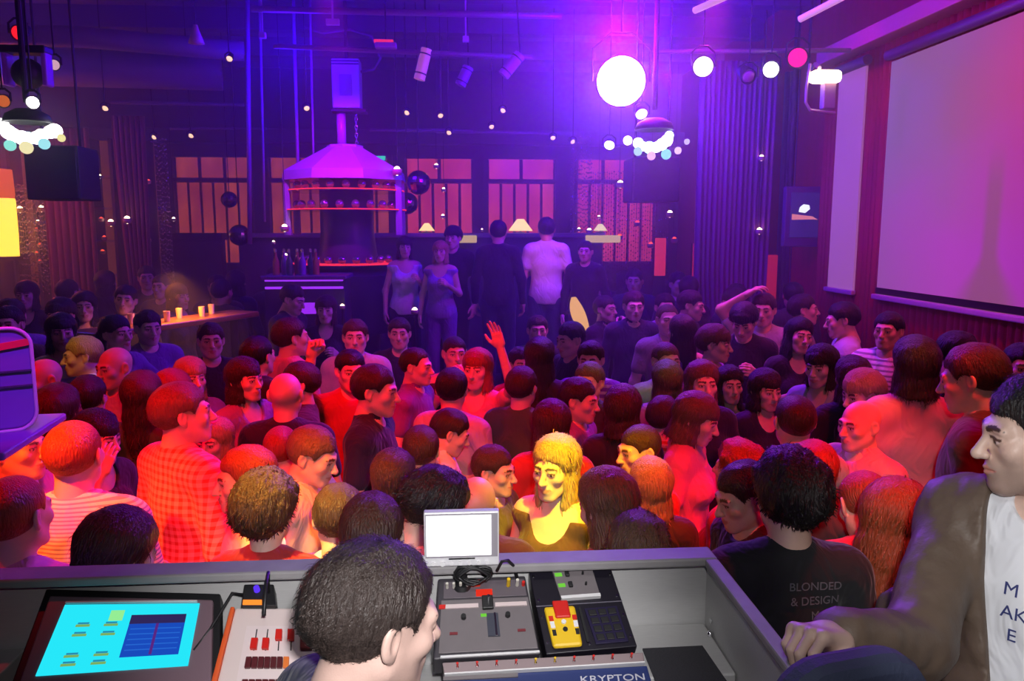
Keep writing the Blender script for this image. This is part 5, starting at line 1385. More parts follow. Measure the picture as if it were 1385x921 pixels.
def text_np(txt, size, font_extrude=.0008, align='CENTER'):
    cu = bpy.data.curves.new('txt', 'FONT'); cu.body = txt; cu.size = size; cu.extrude = font_extrude; cu.align_x = align
    o = bpy.data.objects.new('txt', cu); COL.objects.link(o)
    dg = bpy.context.evaluated_depsgraph_get(); dg.update()
    me = bpy.data.meshes.new_from_object(o.evaluated_get(dg)); bpy.data.objects.remove(o)
    bm = bmesh.new(); bm.from_mesh(me); bmesh.ops.triangulate(bm, faces=bm.faces); bm.to_mesh(me); bm.free()
    return [tuple(v.co) for v in me.vertices], [tuple(p.vertices) for p in me.polygons]
v, f = text_np('KRYPTON', .020)
o_ = D.at(.815, .42, .0012); ux = (D.at(1, .42)-D.at(0, .42)).normalized(); uy = PN.cross(ux)
local(MB().add([o_+ux*(x*1.45)+uy*(y*.95)+PN*z for x, y, z in v], f), t, 'lettering', mat('letter_pale', (.55, .55, .62), .4))
# 8 rubber mat + chair back
a = [at_z(*p, BZ+.002) for p in ((869, 878), (950, 874), (985, 925), (890, 930))]
mb = MB(); mb.add([(p.x, p.y, BZ) for p in a]+[(p.x, p.y, BZ+.004) for p in a], [(3, 2, 1, 0), (4, 5, 6, 7), (0, 1, 5, 4), (1, 2, 6, 5), (2, 3, 7, 6), (3, 0, 4, 7)])
tag(mb.build('rubber_mat', M_RUBBER), 'dark rubber mat on the steel bench right of the console', 'mat')
cb = at_y(1134, 886, 1.02)
t = thing('chair', 'navy padded chair back at the bottom edge beside the steel booth', 'chair', (cb.x+.02, 1.02, .34), R(12))
zt = cb.z-.34
M_NAVY = mat('navy_upholstery', (.035, .045, .09), .75, bump=.2, bscale=200)
pts = [(x, 0, zt-.24+z) for x, z in rrect(.26, .24, .085)]
n = len(pts)
MB().add([(x, -.03, z) for x, y, z in pts]+[(x, .03, z) for x, y, z in pts], [tuple(range(n)), tuple(reversed(range(n, 2*n)))]+[(i, i+n, (i+1) % n+n, (i+1) % n) for i in range(n)]).build('backrest', M_NAVY, t, bevel=.02)
MB().box((0, -.22, zt-.58), (.36, .36, .06)).build('seat', M_NAVY, t, bevel=.02)
for sx in (-1, 1):
    MB().cyl((sx*.10, .02, zt-.56), (sx*.10, 0, zt-.2), .012).build('back_support', M_CHROME, t)
    for sy in (-.38, -.06): MB().cyl((sx*.16, sy, 0), (sx*.16, sy, zt-.6), .012).build('leg', M_CHROME, t)
# ------------------------------------------------------------------ the dancing crowd (label, px, crown y, distance, ...)
P = person
# --- nearest rows behind the booth, left to right
P('man with dark hair in pink shirt facing right at the left edge', 30, 562, 3.1, 80, hc='dark', shirt='pink', hair='short', pose=('down', 'down'))
P('red lit man in pale pink shirt low at the left edge, his back turned', 28, 648, 2.35, 165, hc='ginger', shirt='pink', hair='buzz', pose=('bent', 'bent'))
P('man with cropped hair and finely striped shirt seen from behind at left', 104, 572, 2.75, 178, hc='ginger', hair='buzz', shirt='cream', pattern=('hstripe', 'grey', 75), pose=('down', 'out'), sleeve='short')
P('short dark haired person bowed low in front of the finely striped shirt', 158, 688, 2.15, 150, hc='dark', hair='bob', shirt='olive', head=(0, 25, 0), fem=True)
P('black haired woman resting her hand against her cheek at left', 128, 556, 3.25, 60, True, ('face', 'bent'), (10, 10, 0), 'bob', 'black', shirt='charcoal')
P('tall man in pink plaid shirt standing with his back half turned', 240, 518, 2.85, 140, pose=('bent', 'down'), head=(-25, 0, 0), hc='light', hair='short', shirt='pink', pattern=('plaid', 'red', 34), collar=True, sleeve='long', trousers='charcoal')
P('long haired blonde woman looking ahead right of the plaid shirt', 303, 566, 3.45, -15, True, ('down', 'clap'), (0, 5, 0), 'long', 'blond', shirt='charcoal')
P('red lit man clapping beside the plaid shirt, facing left', 318, 605, 2.75, -65, False, ('clap', 'clap'), (0, 5, 0), 'short', 'ginger', shirt='white', sleeve='short')
P('round headed person with short ginger hair seen from behind', 364, 578, 3.2, 175, hc='ginger', hair='buzz', shirt='red', pose=('down', 'down'))
P('woman with curly brown hair seen from behind near the white shirt', 372, 640, 2.5, 170, True, ('down', 'down'), (0, 0, 0), 'curly', 'brown', shirt='red')
P('man in bright yellow shirt leaning right in warm spotlight', 446, 580, 2.72, 75, False, ('down', 'bent'), (0, 20, 0), 'short', 'light', shirt='cream', sleeve='short')
P('broad man in white shirt seen from behind by the booth rim', 448, 655, 2.2, 172, False, ('out', 'bent'), (10, 12, 0), 'short', 'brown', shirt='white', sleeve='long')
P('woman with straight dark red hair seen from behind mid front', 517, 608, 2.75, 175, True, ('down', 'down'), (0, 0, 0), 'long', 'dark', shirt='black')
P('brown haired man seen from behind just above the seated head', 517, 668, 2.1, 178, False, ('down', 'down'), (0, 5, 0), 'short', 'brown', shirt='purple')
P('black haired man in white shirt bowing beside the little television', 592, 636, 2.25, 110, False, ('down', 'bent'), (0, 28, 0), 'spiky', 'black', shirt='white', collar=True)
P('bald man seen from behind directly above the little television', 642, 645, 2.35, 172, False, ('down', 'down'), (0, 0, 0), None, 'dark', 'tan', shirt='brown')
P('young man in warm light looking right behind the bald head', 664, 604, 2.85, 60, False, ('down', 'hold'), (0, 5, 0), 'short', 'brown', shirt='olive')
P('man with white collar stretching his neck towards the right', 626, 556, 3.3, 95, False, ('down', 'out'), (0, 25, 0), 'short', 'dark', shirt='white', collar=True, sleeve='long')
P('brown haired man from behind left of the white collar', 584, 577, 3.15, 175, False, ('mouth', 'down'), (0, 0, 0), 'short', 'brown', shirt='cream')
P('blonde woman in low cut brown top glowing in yellow light', 736, 590, 2.7, -35, True, ('down', 'down'), (0, 5, 0), 'long', 'blond', 'pale', shirt='brown', sleeve='none')
P('woman with green lit straight hair bowing right of the yellow blonde', 814, 634, 2.5, -150, True, ('down', 'down'), (0, 20, 0), 'bob', 'light', shirt='red')
P('man in long sleeved red top facing left, his face lit yellow', 848, 577, 3.05, -70, False, ('down', 'down'), (0, 8, 0), 'buzz', 'brown', 'pale', shirt='red', sleeve='long')
P('woman with orange lit blonde hair seen from behind, brown top', 868, 620, 2.55, 175, True, ('down', 'down'), (0, 0, 0), 'bob', 'blond', shirt='brown')
P('person with tousled grey blond hair low against the booth rim', 880, 694, 2.1, 175, False, ('down', 'down'), (0, 0, 0), 'spiky', 'light', shirt='charcoal')
P('man in boldly striped pink shirt turned away to the right', 913, 536, 3.4, 130, False, ('down', 'down'), (0, 0, 0), 'short', 'brown', shirt='pink', pattern=('hstripe', 'red', 30), sleeve='short')
P('black haired man in black shirt bending his head left by the rim', 984, 628, 2.35, -80, False, ('bent', 'hold'), (0, 18, 0), 'short', 'black', 'fair', shirt='black', sleeve='short')
P('woman with big red lit curls left of the dark curly man', 1016, 598, 2.85, -140, True, ('down', 'down'), (0, 0, 0), 'curly', 'ginger', shirt='red')
P('man with thick dark curls and lettered black shirt, back turned', 1086, 612, 2.1, 178, False, ('down', 'down'), (0, 0, 0), 'curly', 'black', 'fair', shirt='black')
CURLY = PEOPLE[-1]; CURLY['min'] = 2.05
P('person with short red lit dark hair half hidden behind the dark curls', 1088, 598, 2.8, 150, True, ('down', 'down'), (0, 0, 0), 'bob', 'ginger', shirt='charcoal')  # red light on dark hair put into its ginger colour
P('bald red lit man in pink shirt facing left', 1158, 542, 3.2, -70, False, ('down', 'down'), (0, 5, 0), None, 'dark', 'fair', shirt='pink', collar=True)
P('person in red shirt printed with white rings between two dark heads', 1148, 640, 2.6, 178, False, ('down', 'down'), (0, 30, 0), 'buzz', 'ginger', shirt='red', pattern=('rings', 'white', 40))
P('woman with long straight ginger hair and black top facing right', 1206, 648, 2.15, 115, True, ('down', 'down'), (0, 10, 0), 'long', 'ginger', shirt='black', sleeve='long')
P('dark man in black looking right behind the ginger haired woman', 1258, 668, 2.8, 75, False, ('down', 'down'), (0, 0, 0), 'short', 'dark', 'tan', shirt='black')
# --- right side by the red wall
P('man in brown sweater with big ear turned left, back to the camera', 1296, 466, 2.95, -135, False, ('down', 'down'), (0, 15, 0), 'short', 'brown', 'fair', shirt='brown', sleeve='long')
P('black haired man in dark jacket by the red wall facing right', 1312, 449, 4.1, 60, False, ('down', 'down'), (0, 10, 0), 'short', 'black', 'tan', shirt='black', sleeve='long')
P('man whose face shows at the far right edge under the big screen', 1374, 465, 3.9, -20, False, ('down', 'down'), (0, 0, 0), 'short', 'black', 'tan', shirt='charcoal')
P('woman with dark bob and pink top raising her hand, back turned', 1226, 455, 3.7, 165, True, ('down', 'bent'), (0, 0, 0), 'bob', 'dark', 'fair', shirt='pink', sleeve='short')
P('man in thinly striped white shirt facing left by the red wall', 1190, 422, 5.1, -50, False, ('down', 'down'), (0, 0, 0), 'short', 'black', 'tan', shirt='white', pattern=('hstripe', 'grey', 32))
P('man in light pink shirt leaning left before the striped white shirt', 1132, 409, 5.3, -110, False, ('down', 'hold'), (0, 12, 0), 'short', 'black', 'fair', shirt='lightgrey', sleeve='short')
P('woman with dark bob and pale V neck top looking left', 1096, 467, 3.9, -50, True, ('down', 'down'), (0, 8, 0), 'bob', 'dark', 'fair', shirt='lightgrey', sleeve='short')
P('person with round brown hair before the pale V neck top, from behind', 1140, 482, 3.55, 175, True, ('down', 'down'), (0, 0, 0), 'bob', 'brown', shirt='black')
P('blond man with dark glasses in warm yellow light above the bald man', 1180, 502, 3.5, -75, False, ('down', 'down'), (0, 12, 0), 'fringe', 'blond', 'fair', shirt='charcoal')
P('man with cropped brown hair in pale shirt seen from behind', 1062, 536, 3.15, 178, False, ('down', 'down'), (0, 0, 0), 'buzz', 'dark', 'fair', shirt='lightgrey', sleeve='short')
P('person with a dark fringe peeking over the cropped pale shirted man', 1052, 500, 3.9, 10, True, ('down', 'down'), (0, 5, 0), 'bob', 'dark', shirt='navy')
P('oval faced woman in black looking at the camera', 994, 495, 4.0, 0, True, ('down', 'down'), (0, 0, 0), 'long', 'dark', 'fair', shirt='black', sleeve='long')
P('round faced blonde woman looking at the camera left of the oval face', 935, 488, 3.85, 0, True, ('down', 'down'), (0, 0, 0), 'long', 'light', 'pale', shirt='navy')
P('woman with light brown hair and pink top bowing to the right', 966, 534, 3.3, 60, True, ('down', 'hold'), (0, 20, 0), 'bob', 'light', 'fair', shirt='pink')
P('smiling woman with long dark hair near the sequin curtain', 1090, 430, 5.3, 0, True, ('hold', 'down'), (0, 0, 8), 'long', 'black', 'fair', shirt='black')
P('man with short dark hair facing right under the television', 1086, 398, 6.2, 70, False, ('down', 'down'), (0, 0, 0), 'short', 'dark', 'fair', shirt='grey', collar=True)
P('man in pale shirt with hand to his head under red panel', 1034, 397, 6.0, -30, False, ('head', 'down'), (0, 5, 0), 'short', 'brown', 'fair', shirt='lightgrey')
P('black haired man in dark open jacket looking down', 1002, 413, 5.5, -30, False, ('down', 'hold'), (0, 25, 0), 'fringe', 'black', 'fair', shirt='black', sleeve='long')
P('woman with short blonde hair facing right in violet light', 968, 440, 5.0, 55, True, ('down', 'down'), (0, 5, 0), 'fringe', 'light', 'fair', shirt='violet')
P('slim person with long dark hair and bare arms at right centre', 938, 426, 5.4, -160, True, ('down', 'bent'), (0, 0, 0), 'long', 'dark', shirt='purple', sleeve='none')
P('man with dark hair kissing a neighbour under the plum curtain', 950, 393, 6.6, 60, False, ('down', 'down'), (0, 10, 0), 'short', 'black', 'fair', shirt='navy')
P('person with dark hair seen from behind under the plum curtain', 980, 391, 6.6, -120, True, ('down', 'down'), (0, 0, 0), 'bob', 'black', shirt='charcoal')
P('black haired man in pale shirt behind the grinning thin haired man', 896, 397, 6.9, 0, False, ('down', 'down'), (0, 0, 0), 'short', 'black', 'fair', shirt='lightgrey')
P('grinning man with thin hair in grey shirt in magenta light', 903, 413, 6.0, 0, False, ('down', 'down'), (0, 0, 0), 'receding', 'light', 'pale', shirt='grey')
P('man in navy sweater over white collar looking at the camera', 858, 394, 6.7, 0, False, ('down', 'down'), (0, 5, 0), 'short', 'dark', 'pale', shirt='navy', sleeve='long', collar=True)
P('man in white collar drinking left of the navy sweater', 822, 400, 7.0, 45, False, ('mouth', 'down'), (0, 0, 0), 'short', 'dark', 'fair', shirt='black', collar=True, sleeve='long')
P('man in purple shirt facing right with magenta lit cheek', 800, 512, 3.6, 60, False, ('down', 'down'), (0, 8, 0), 'short', 'dark', 'fair', shirt='violet', sleeve='long')
P('brown haired woman from behind beside the magenta lit cheek', 858, 521, 3.45, 160, True, ('down', 'down'), (0, 0, 0), 'bob', 'brown', shirt='charcoal')
P('person with green lit crown farther back at right centre', 896, 464, 4.6, 10, False, ('down', 'down'), (0, 0, 0), 'buzz', 'light', shirt='grey')
P('person with green lit crown seen from behind, the nearer one', 893, 488, 4.1, 178, True, ('down', 'down'), (0, 0, 0), 'bob', 'light', shirt='violet')
P('person with green lit hair left of the magenta lit centre', 812, 490, 4.3, -30, False, ('down', 'down'), (0, 0, 0), 'short', 'light', shirt='charcoal')
P('man in dark striped sweater with flushed face at centre', 784, 462, 4.7, -20, False, ('down', 'down'), (0, 5, 0), 'short', 'brown', 'fair', shirt='purple', pattern=('hstripe', 'lightgrey', 24), sleeve='long')
P('man with sleek black hair facing left over the striped sweater', 770, 436, 5.4, -60, False, ('down', 'down'), (0, 10, 0), 'short', 'black', 'tan', shirt='black')
P('woman with long brown hair catching gold light at centre', 745, 456, 4.5, 165, True, ('down', 'down'), (0, 0, 0), 'long', 'brown', shirt='charcoal')
P('man with white collar looking at the camera below the jeans', 727, 427, 6.2, 0, False, ('down', 'down'), (0, 0, 0), 'short', 'dark', 'fair', shirt='black', collar=True)
P('woman with red lit shoulders bowing behind the yellow blonde', 732, 541, 3.3, 170, True, ('down', 'down'), (0, 10, 0), 'bob', 'brown', shirt='red')
P('person with brown hair and green lit sleeve left of centre', 716, 496, 4.1, 150, False, ('down', 'down'), (0, 0, 0), 'short', 'brown', shirt='green')
P('flushed woman in pink moving at centre, face blurred red', 660, 472, 4.5, -20, True, ('down', 'up'), (0, 0, 0), 'bob', 'ginger', shirt='pink')
P('person holding up a small glowing telephone at centre', 696, 470, 5.0, 10, True, ('mouth', 'down'), (0, 0, 0), 'short', 'dark', shirt='red')
PHONE = PEOPLE[-1]
# --- left half, middle rows
P('black haired man in grey shirt edged with purple light, from behind', 626, 498, 3.7, 150, False, ('down', 'down'), (20, 5, 0), 'short', 'black', 'fair', shirt='lightgrey', sleeve='short')
P('red lit man holding both hands to his mouth', 604, 456, 4.8, 10, False, ('mouth', 'mouth'), (0, 0, 0), 'buzz', 'dark', 'fair', shirt='charcoal', sleeve='none')
P('man with receding hair in purple shirt facing right', 548, 472, 4.3, 70, False, ('down', 'down'), (0, 5, 0), 'receding', 'dark', 'fair', shirt='purple', collar=True)
P('brown haired man in navy shirt with face turned right, red lit', 496, 494, 3.6, 80, False, ('down', 'down'), (0, 8, 0), 'short', 'dark', 'fair', shirt='navy', collar=True)
P('man with flat black hair behind the navy shirt', 488, 474, 4.15, 20, False, ('fistup', 'down'), (0, 5, 0), 'short', 'black', 'fair', shirt='red')
P('man in pale V neck shirt looking at the camera at left centre', 480, 432, 5.4, 5, False, ('down', 'down'), (0, 0, 0), 'short', 'brown', 'fair', shirt='lightgrey', sleeve='short')
P('woman in black top before the purple panel of the bar', 438, 400, 7.0, 0, True, ('hold', 'hold'), (0, 0, 0), 'bob', 'brown', 'fair', shirt='black', sleeve='long')
P('person with dim face behind the receding purple shirt', 540, 430, 5.9, 0, False, ('down', 'down'), (0, 0, 0), 'short', 'dark', 'fair', shirt='navy')
P('man in black shirt stooping beside the bar counter', 402, 386, 7.2, 70, False, ('down', 'down'), (0, 20, 0), 'short', 'dark', 'fair', shirt='black', sleeve='long')
P('man in pink shirt turned away towards the bar at left centre', 384, 430, 4.9, 140, False, ('down', 'down'), (-20, 0, 0), 'short', 'brown', 'fair', shirt='pink', collar=True, sleeve='long')
P('bald man with magenta rimmed head seen from behind', 370, 504, 3.55, 175, False, ('down', 'down'), (0, 0, 0), None, 'dark', 'fair', shirt='navy')
P('man in dark shirt facing left beside the magenta rimmed bald head', 420, 490, 3.85, -75, False, ('down', 'down'), (0, 0, 0), 'short', 'dark', 'fair', shirt='charcoal', collar=True)
P('woman with dark hair looking right in purple top at left', 316, 484, 3.95, 55, True, ('down', 'down'), (0, 0, 0), 'bob', 'dark', 'fair', shirt='violet')
P('man in dark jacket behind the dark haired woman in purple', 332, 455, 4.5, 150, False, ('down', 'down'), (0, 0, 0), 'short', 'black', 'fair', shirt='black', sleeve='long')
P('dim person with reddish face in front of the orange table', 284, 437, 5.4, 20, False, ('down', 'down'), (0, 0, 0), 'short', 'brown', 'tan', shirt='black')
P('person with yellow green lit face and violet scarf at left', 271, 484, 4.05, 40, True, ('down', 'down'), (0, 0, 0), 'bob', 'blond', 'pale', shirt='violet')
P('red lit woman left of the yellow green lit face', 214, 500, 3.85, -30, True, ('down', 'down'), (0, 0, 0), 'long', 'ginger', 'fair', shirt='red')
P('woman with straight brown hair hanging down her back at left', 176, 502, 3.6, 175, True, ('down', 'down'), (0, 0, 0), 'long', 'brown', shirt='green')
P('bald red lit man in pale top at left, behind the straight brown hair', 152, 470, 4.5, -30, False, ('down', 'down'), (0, 8, 0), None, 'dark', 'fair', shirt='lightgrey')
P('man with yellow and red lit hair in white shirt at left', 110, 455, 4.9, -60, False, ('down', 'down'), (0, 5, 0), 'short', 'blond', 'fair', shirt='white', sleeve='short')
P('bald man with orange lit crown right of the violet loudspeaker', 68, 486, 4.1, -35, False, ('down', 'down'), (0, 10, 0), None, 'dark', 'fair', shirt='charcoal')
P('dark haired person from behind below the orange lit crown', 132, 508, 3.85, 178, False, ('down', 'down'), (0, 0, 0), 'short', 'dark', shirt='black')
P('person with flat brown hair right of the loudspeaker tray', 92, 520, 3.55, 170, True, ('down', 'down'), (0, 0, 0), 'bob', 'brown', shirt='olive')
# --- left rear
P('man with thick black hair facing the camera at the left rear', 65, 404, 6.1, 0, False, ('down', 'down'), (0, 5, 0), 'fringe', 'black', 'fair', shirt='black', sleeve='long')
P('man with lit forehead left of the thick black hair', 28, 404, 6.0, 40, False, ('down', 'down'), (0, 0, 0), 'short', 'dark', 'tan', shirt='purple')
P('dark person cut by the left edge above the loudspeaker', 6, 414, 5.6, 10, False, ('down', 'down'), (0, 0, 0), 'short', 'black', 'tan', shirt='brown')
P('woman with narrow red face in black at the left rear', 122, 394, 6.9, 20, True, ('down', 'down'), (0, 0, 0), 'long', 'black', 'tan', shirt='black')
P('man with dim red face right of the narrow faced woman', 163, 386, 7.1, 10, False, ('down', 'down'), (0, 0, 8), 'short', 'black', 'tan', shirt='black')
P('person with orange lit face beside the end of the orange table', 184, 420, 5.6, 40, False, ('down', 'down'), (0, 5, 0), 'short', 'dark', 'fair', shirt='purple')
P('woman in violet top with bare shoulder left of the orange table', 96, 424, 5.4, 30, True, ('down', 'down'), (0, 0, 0), 'bob', 'black', 'fair', shirt='violet', sleeve='none')
P('slim woman in dark dress reaching forward at left', 140, 428, 5.5, 60, True, ('down', 'out'), (0, 0, 0), 'ponytail', 'black', 'fair', shirt='purple')
# --- raised dancers on the platform
P('man in pale shirt and jeans standing high with his back turned', 744, 294, 8.05, 175, False, ('down', 'bent'), (0, 0, 0), 'short', 'black', 'fair', shirt='white', floor=.72, trousers='denim')
P('broad man in dark jacket standing high, back turned, left of pale shirt', 682, 298, 8.1, 172, False, ('down', 'down'), (0, 0, 0), 'short', 'black', 'fair', shirt='black', sleeve='long', floor=.72, trousers='navy')
P('black haired man in dark shirt standing high beside the gold woman', 612, 306, 8.3, -20, False, ('hold', 'down'), (0, 5, 0), 'fringe', 'black', 'fair', shirt='black', floor=.72, trousers='black')
P('woman in grey dress with arm across, dancing on the platform', 590, 326, 7.95, -10, True, ('down', 'hold'), (0, 0, 0), 'bob', 'blond', 'fair', shirt='violet', sleeve='none', floor=.72, trousers='purple')
P('woman in white and purple top at the left end of platform', 553, 320, 8.1, 10, True, ('down', 'hold'), (0, 0, 0), 'bob', 'dark', 'fair', shirt='white', sleeve='none', floor=.72, trousers='black')
P('man with flushed face in black right of the pale shirt', 779, 326, 7.95, -20, False, ('down', 'down'), (0, 0, 0), 'short', 'black', 'fair', shirt='black', sleeve='long', floor=.72, trousers='black')
# --- dark silhouettes along the back
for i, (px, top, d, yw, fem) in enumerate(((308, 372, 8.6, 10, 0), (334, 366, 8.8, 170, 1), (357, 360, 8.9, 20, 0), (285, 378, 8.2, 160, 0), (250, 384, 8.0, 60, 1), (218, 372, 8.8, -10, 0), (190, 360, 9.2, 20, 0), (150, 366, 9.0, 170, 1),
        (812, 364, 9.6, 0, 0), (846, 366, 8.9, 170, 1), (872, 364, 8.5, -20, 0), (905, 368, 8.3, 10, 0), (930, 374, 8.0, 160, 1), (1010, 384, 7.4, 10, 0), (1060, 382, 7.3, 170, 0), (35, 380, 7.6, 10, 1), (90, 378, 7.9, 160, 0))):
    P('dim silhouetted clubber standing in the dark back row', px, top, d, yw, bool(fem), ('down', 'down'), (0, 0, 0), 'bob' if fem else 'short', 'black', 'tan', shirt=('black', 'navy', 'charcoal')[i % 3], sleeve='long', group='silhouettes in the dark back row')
build_people()
# spectacles, telephone and drinks held in the crowd
t = thing('telephone', 'small telephone with lit screen held up at the centre of the crowd', 'telephone', (0, 0, 0))
hm = PHONE['root'].matrix_basis @ Vector((-.045, -.26, 1.53)); t.location = hm
MB().box((0, 0, 0), (.055, .010, .105)).build('case', M_BLACK, t, bevel=.004)
MB().box((0, -.006, .004), (.047, .002, .085)).build('lit_screen', glow('phone_lit', (.85, .55, 1), 2.5), t)
# pale spotlit shape by the jeans, made up as a glowing lamp on a stand
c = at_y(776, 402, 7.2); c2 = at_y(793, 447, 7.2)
t = thing('table_lamp', 'pale leaning horn shape with an added warm glow right of the denim trousers', 'lamp', (c.x, 7.2, 0))
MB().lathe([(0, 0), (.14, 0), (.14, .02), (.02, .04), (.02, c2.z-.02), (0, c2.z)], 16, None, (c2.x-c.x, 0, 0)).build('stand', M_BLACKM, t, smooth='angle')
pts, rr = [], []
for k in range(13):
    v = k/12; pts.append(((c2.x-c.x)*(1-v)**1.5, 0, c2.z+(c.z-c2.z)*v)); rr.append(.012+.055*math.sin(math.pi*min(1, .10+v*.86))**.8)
MB().tube(pts, rr, 18).build('shade', glow('added_glow', (1.0, .48, .16), .85), t, smooth=True)
# lettering on the dark shirt
from mathutils.bvhtree import BVHTree
def print_on(root, shirt_name, lines, m, x0, z0, size, back=True, gap=1.25, label=None, slant=0.0, name='lettering'):
    sh = [o for o in root.children if o.name.split('.')[0] == shirt_name][0]
    me = sh.data; bv = BVHTree.FromPolygons([v.co for v in me.vertices], [tuple(p.vertices) for p in me.polygons])
    V, F = [], []
    for li, txt in enumerate(lines):
        v, f = text_np(txt, size, 0.0)
        b = len(V)
        for x, y, z in v:
            lx = x+slant*li; lz = z0-li*size*gap+y
            if back: o, d = Vector((x0-lx, .6, lz)), Vector((0, -1, 0))
            else: o, d = Vector((x0+lx, -.6, lz)), Vector((0, 1, 0))
            hit = bv.ray_cast(o, d)
            h = hit[0] if hit[0] is not None else o
            V.append(h-d*.003)
        F += [tuple(b+i for i in q) for q in f]
    o = raw_mesh(name, V, F, m, root)
    s = o.modifiers.new('thickness', 'SOLIDIFY'); s.thickness = .001
    return o
print_on(CURLY['root'], 'shirt', ['BLONDED', '& DESIGN', 'M', 'GRAPHI'], mat('print_grey', (.13, .12, .14), .8), -.045, 1.405, .032, True)
# ------------------------------------------------------------------ the two men close to the camera
def hero(name_label, crown_world, yaw, head, poseR, poseL, skin, stub, hair_fn, hair_mat_, strand, scale=1.0, shirt=None, extra=None):
    HM = head_matrix(*head)
    crown = HM @ Vector((0, .015, .128))
    off = Matrix.Rotation(R(yaw), 3, 'Z') @ Vector((crown.x, crown.y, 0))*scale
    rootp = Vector((crown_world.x-off.x, crown_world.y-off.y, crown_world.z-crown.z*scale))
    return HM, rootp
def world_to_local(root, yaw, s, p):
    return Matrix.Rotation(-R(yaw), 3, 'Z') @ (Vector(p)-root)/s
def make_hero(label, crown_world, yaw, head, arms_fn, skin, stub, kind_hair, hcol, strand_n, garments, scale=1.0, hand_h=.0026):
    HM, rootp = hero(label, crown_world, yaw, head, None, None, skin, stub, None, None, None, scale)
    t = thing('person', label, 'person', rootp, R(yaw)); t.scale = (scale,)*3
    L = lambda p: world_to_local(rootp, yaw, scale, p)
    poseR, poseL = arms_fn(L)
    body, shirt, tr, s1, s2, HM = body_parts(False, poseR, poseL, head, garments.get('sleeve', 'short'), garments.get('collar', False), hb=.0095, hs=.008, hh=.0028, hhand=hand_h)
    if stub:
        co = mesh_np(body); iv = np.array(HM.inverted()); loc = co@iv[:3, :3].T+iv[:3, 3]
        T = head_tint(loc, True, stub); near = (np.abs(loc).max(1) < .14) & (loc[:, 2] > -.12); T[~near] = 1
        body.attributes['tint'].data.foreach_set('color', np.concatenate([T, np.ones((len(T), 1))], 1).astype(np.float32).ravel())
    link_mesh('body', body, skin, t)
    link_mesh('shirt', shirt, garments['shirt'], t)
    link_mesh('trousers', tr, cloth_mat('cloth_denim_None', CLOTH['denim']), t)
    for sh in (s1, s2): link_mesh('shoe', sh, mat('shoe_leather', (.02, .018, .016), .4), t)
    hm = hair_mesh(kind_hair, .0045, True)
    V = mesh_np(hm).astype(float); F = np.array([tuple(p.vertices) for p in hm.polygons])
    # keep strands off the underside that lies on the scalp
    def flow(p):
        f = np.stack([p[:, 0]*1.2, (p[:, 1]-.0)*2.0+.02, np.where(p[:, 2] > .09, -.25, -1.0)*np.ones(len(p))*.09], 1)
        return f
    def ln(p): return np.clip(.010+.16*(p[:, 2]*.75+p[:, 1]*.66+.0), .007, .024)
    sv, sf = strands((V, F), strand_n, ln, flow, 3, .0009, .09)
    allV = np.concatenate([V, sv]); allF = [tuple(q) for q in F]+[tuple(int(j)+len(V) for j in q) for q in sf]
    me = bpy.data.meshes.new('hair'); me.from_pydata([tuple(v) for v in allV], [], allF); me.update()
    me.polygons.foreach_set('use_smooth', [True]*len(me.polygons))
    h = link_mesh('hair', me, hcol, t); h.matrix_local = HM
    return t, rootp, L, HM, poseR, poseL
# the man at the desk
dj_hair = hair_mat('hair_desk_man', (.055, .040, .036))
DJ, dj_root, dj_L, dj_HM, _, _ = make_hero('man at the console seen from behind, short dark hair and navy top', at_y(521, 735, 1.20), 120, (0, 14, 0),
    lambda L: (((-.20, -.14, 1.16), (-.13, -.27, 1.06), 'relaxed', (0, 0, -1)), ((.22, -.02, 1.12), (.12, -.22, .98), 'relaxed', (0, 0, -1))),
    skin_mat('skin_desk_man', (.80, .54, .46)), .10, 'short', dj_hair, 10000, dict(shirt=cloth_mat('cloth_desk_man', (.018, .022, .05)), sleeve='short'))
# the man leaning on the rim
CW = at_y(1408, 505, 1.45)
MAN_YAW, MAN_HEAD = -52, (-54, 8, 0)
def man_arms(L):
    wr = L(at_y(1131, 862, 1.23)); el = L(at_y(1245, 868, 1.34)+Vector((0, .02, -.02)))
    dirh = (L(at_y(1062, 872, 1.20))-wr)
    palm = Matrix.Rotation(-R(MAN_YAW), 3, 'Z') @ Vector((.15, -.1, -1))
    return ((tuple(el), tuple(wr), 'grip', tuple(palm)), ((.26, .03, 1.14), (.24, -.10, .90), 'relaxed', (-1, 0, 0)))
MAN, man_root, man_L, man_HM, man_R, man_Lp = make_hero('man in brown jacket and white printed shirt gripping the booth rim', CW, MAN_YAW, MAN_HEAD, man_arms,
    skin_mat('skin_rim_man', (.62, .43, .35)), .42, 'short', hair_mat('hair_rim_man', (.014, .012, .012)), 9000, dict(shirt=cloth_mat('cloth_tee_white', (.74, .76, .80)), sleeve='short'))
print('MAN root', man_root, 'DJ root', dj_root, man_R)
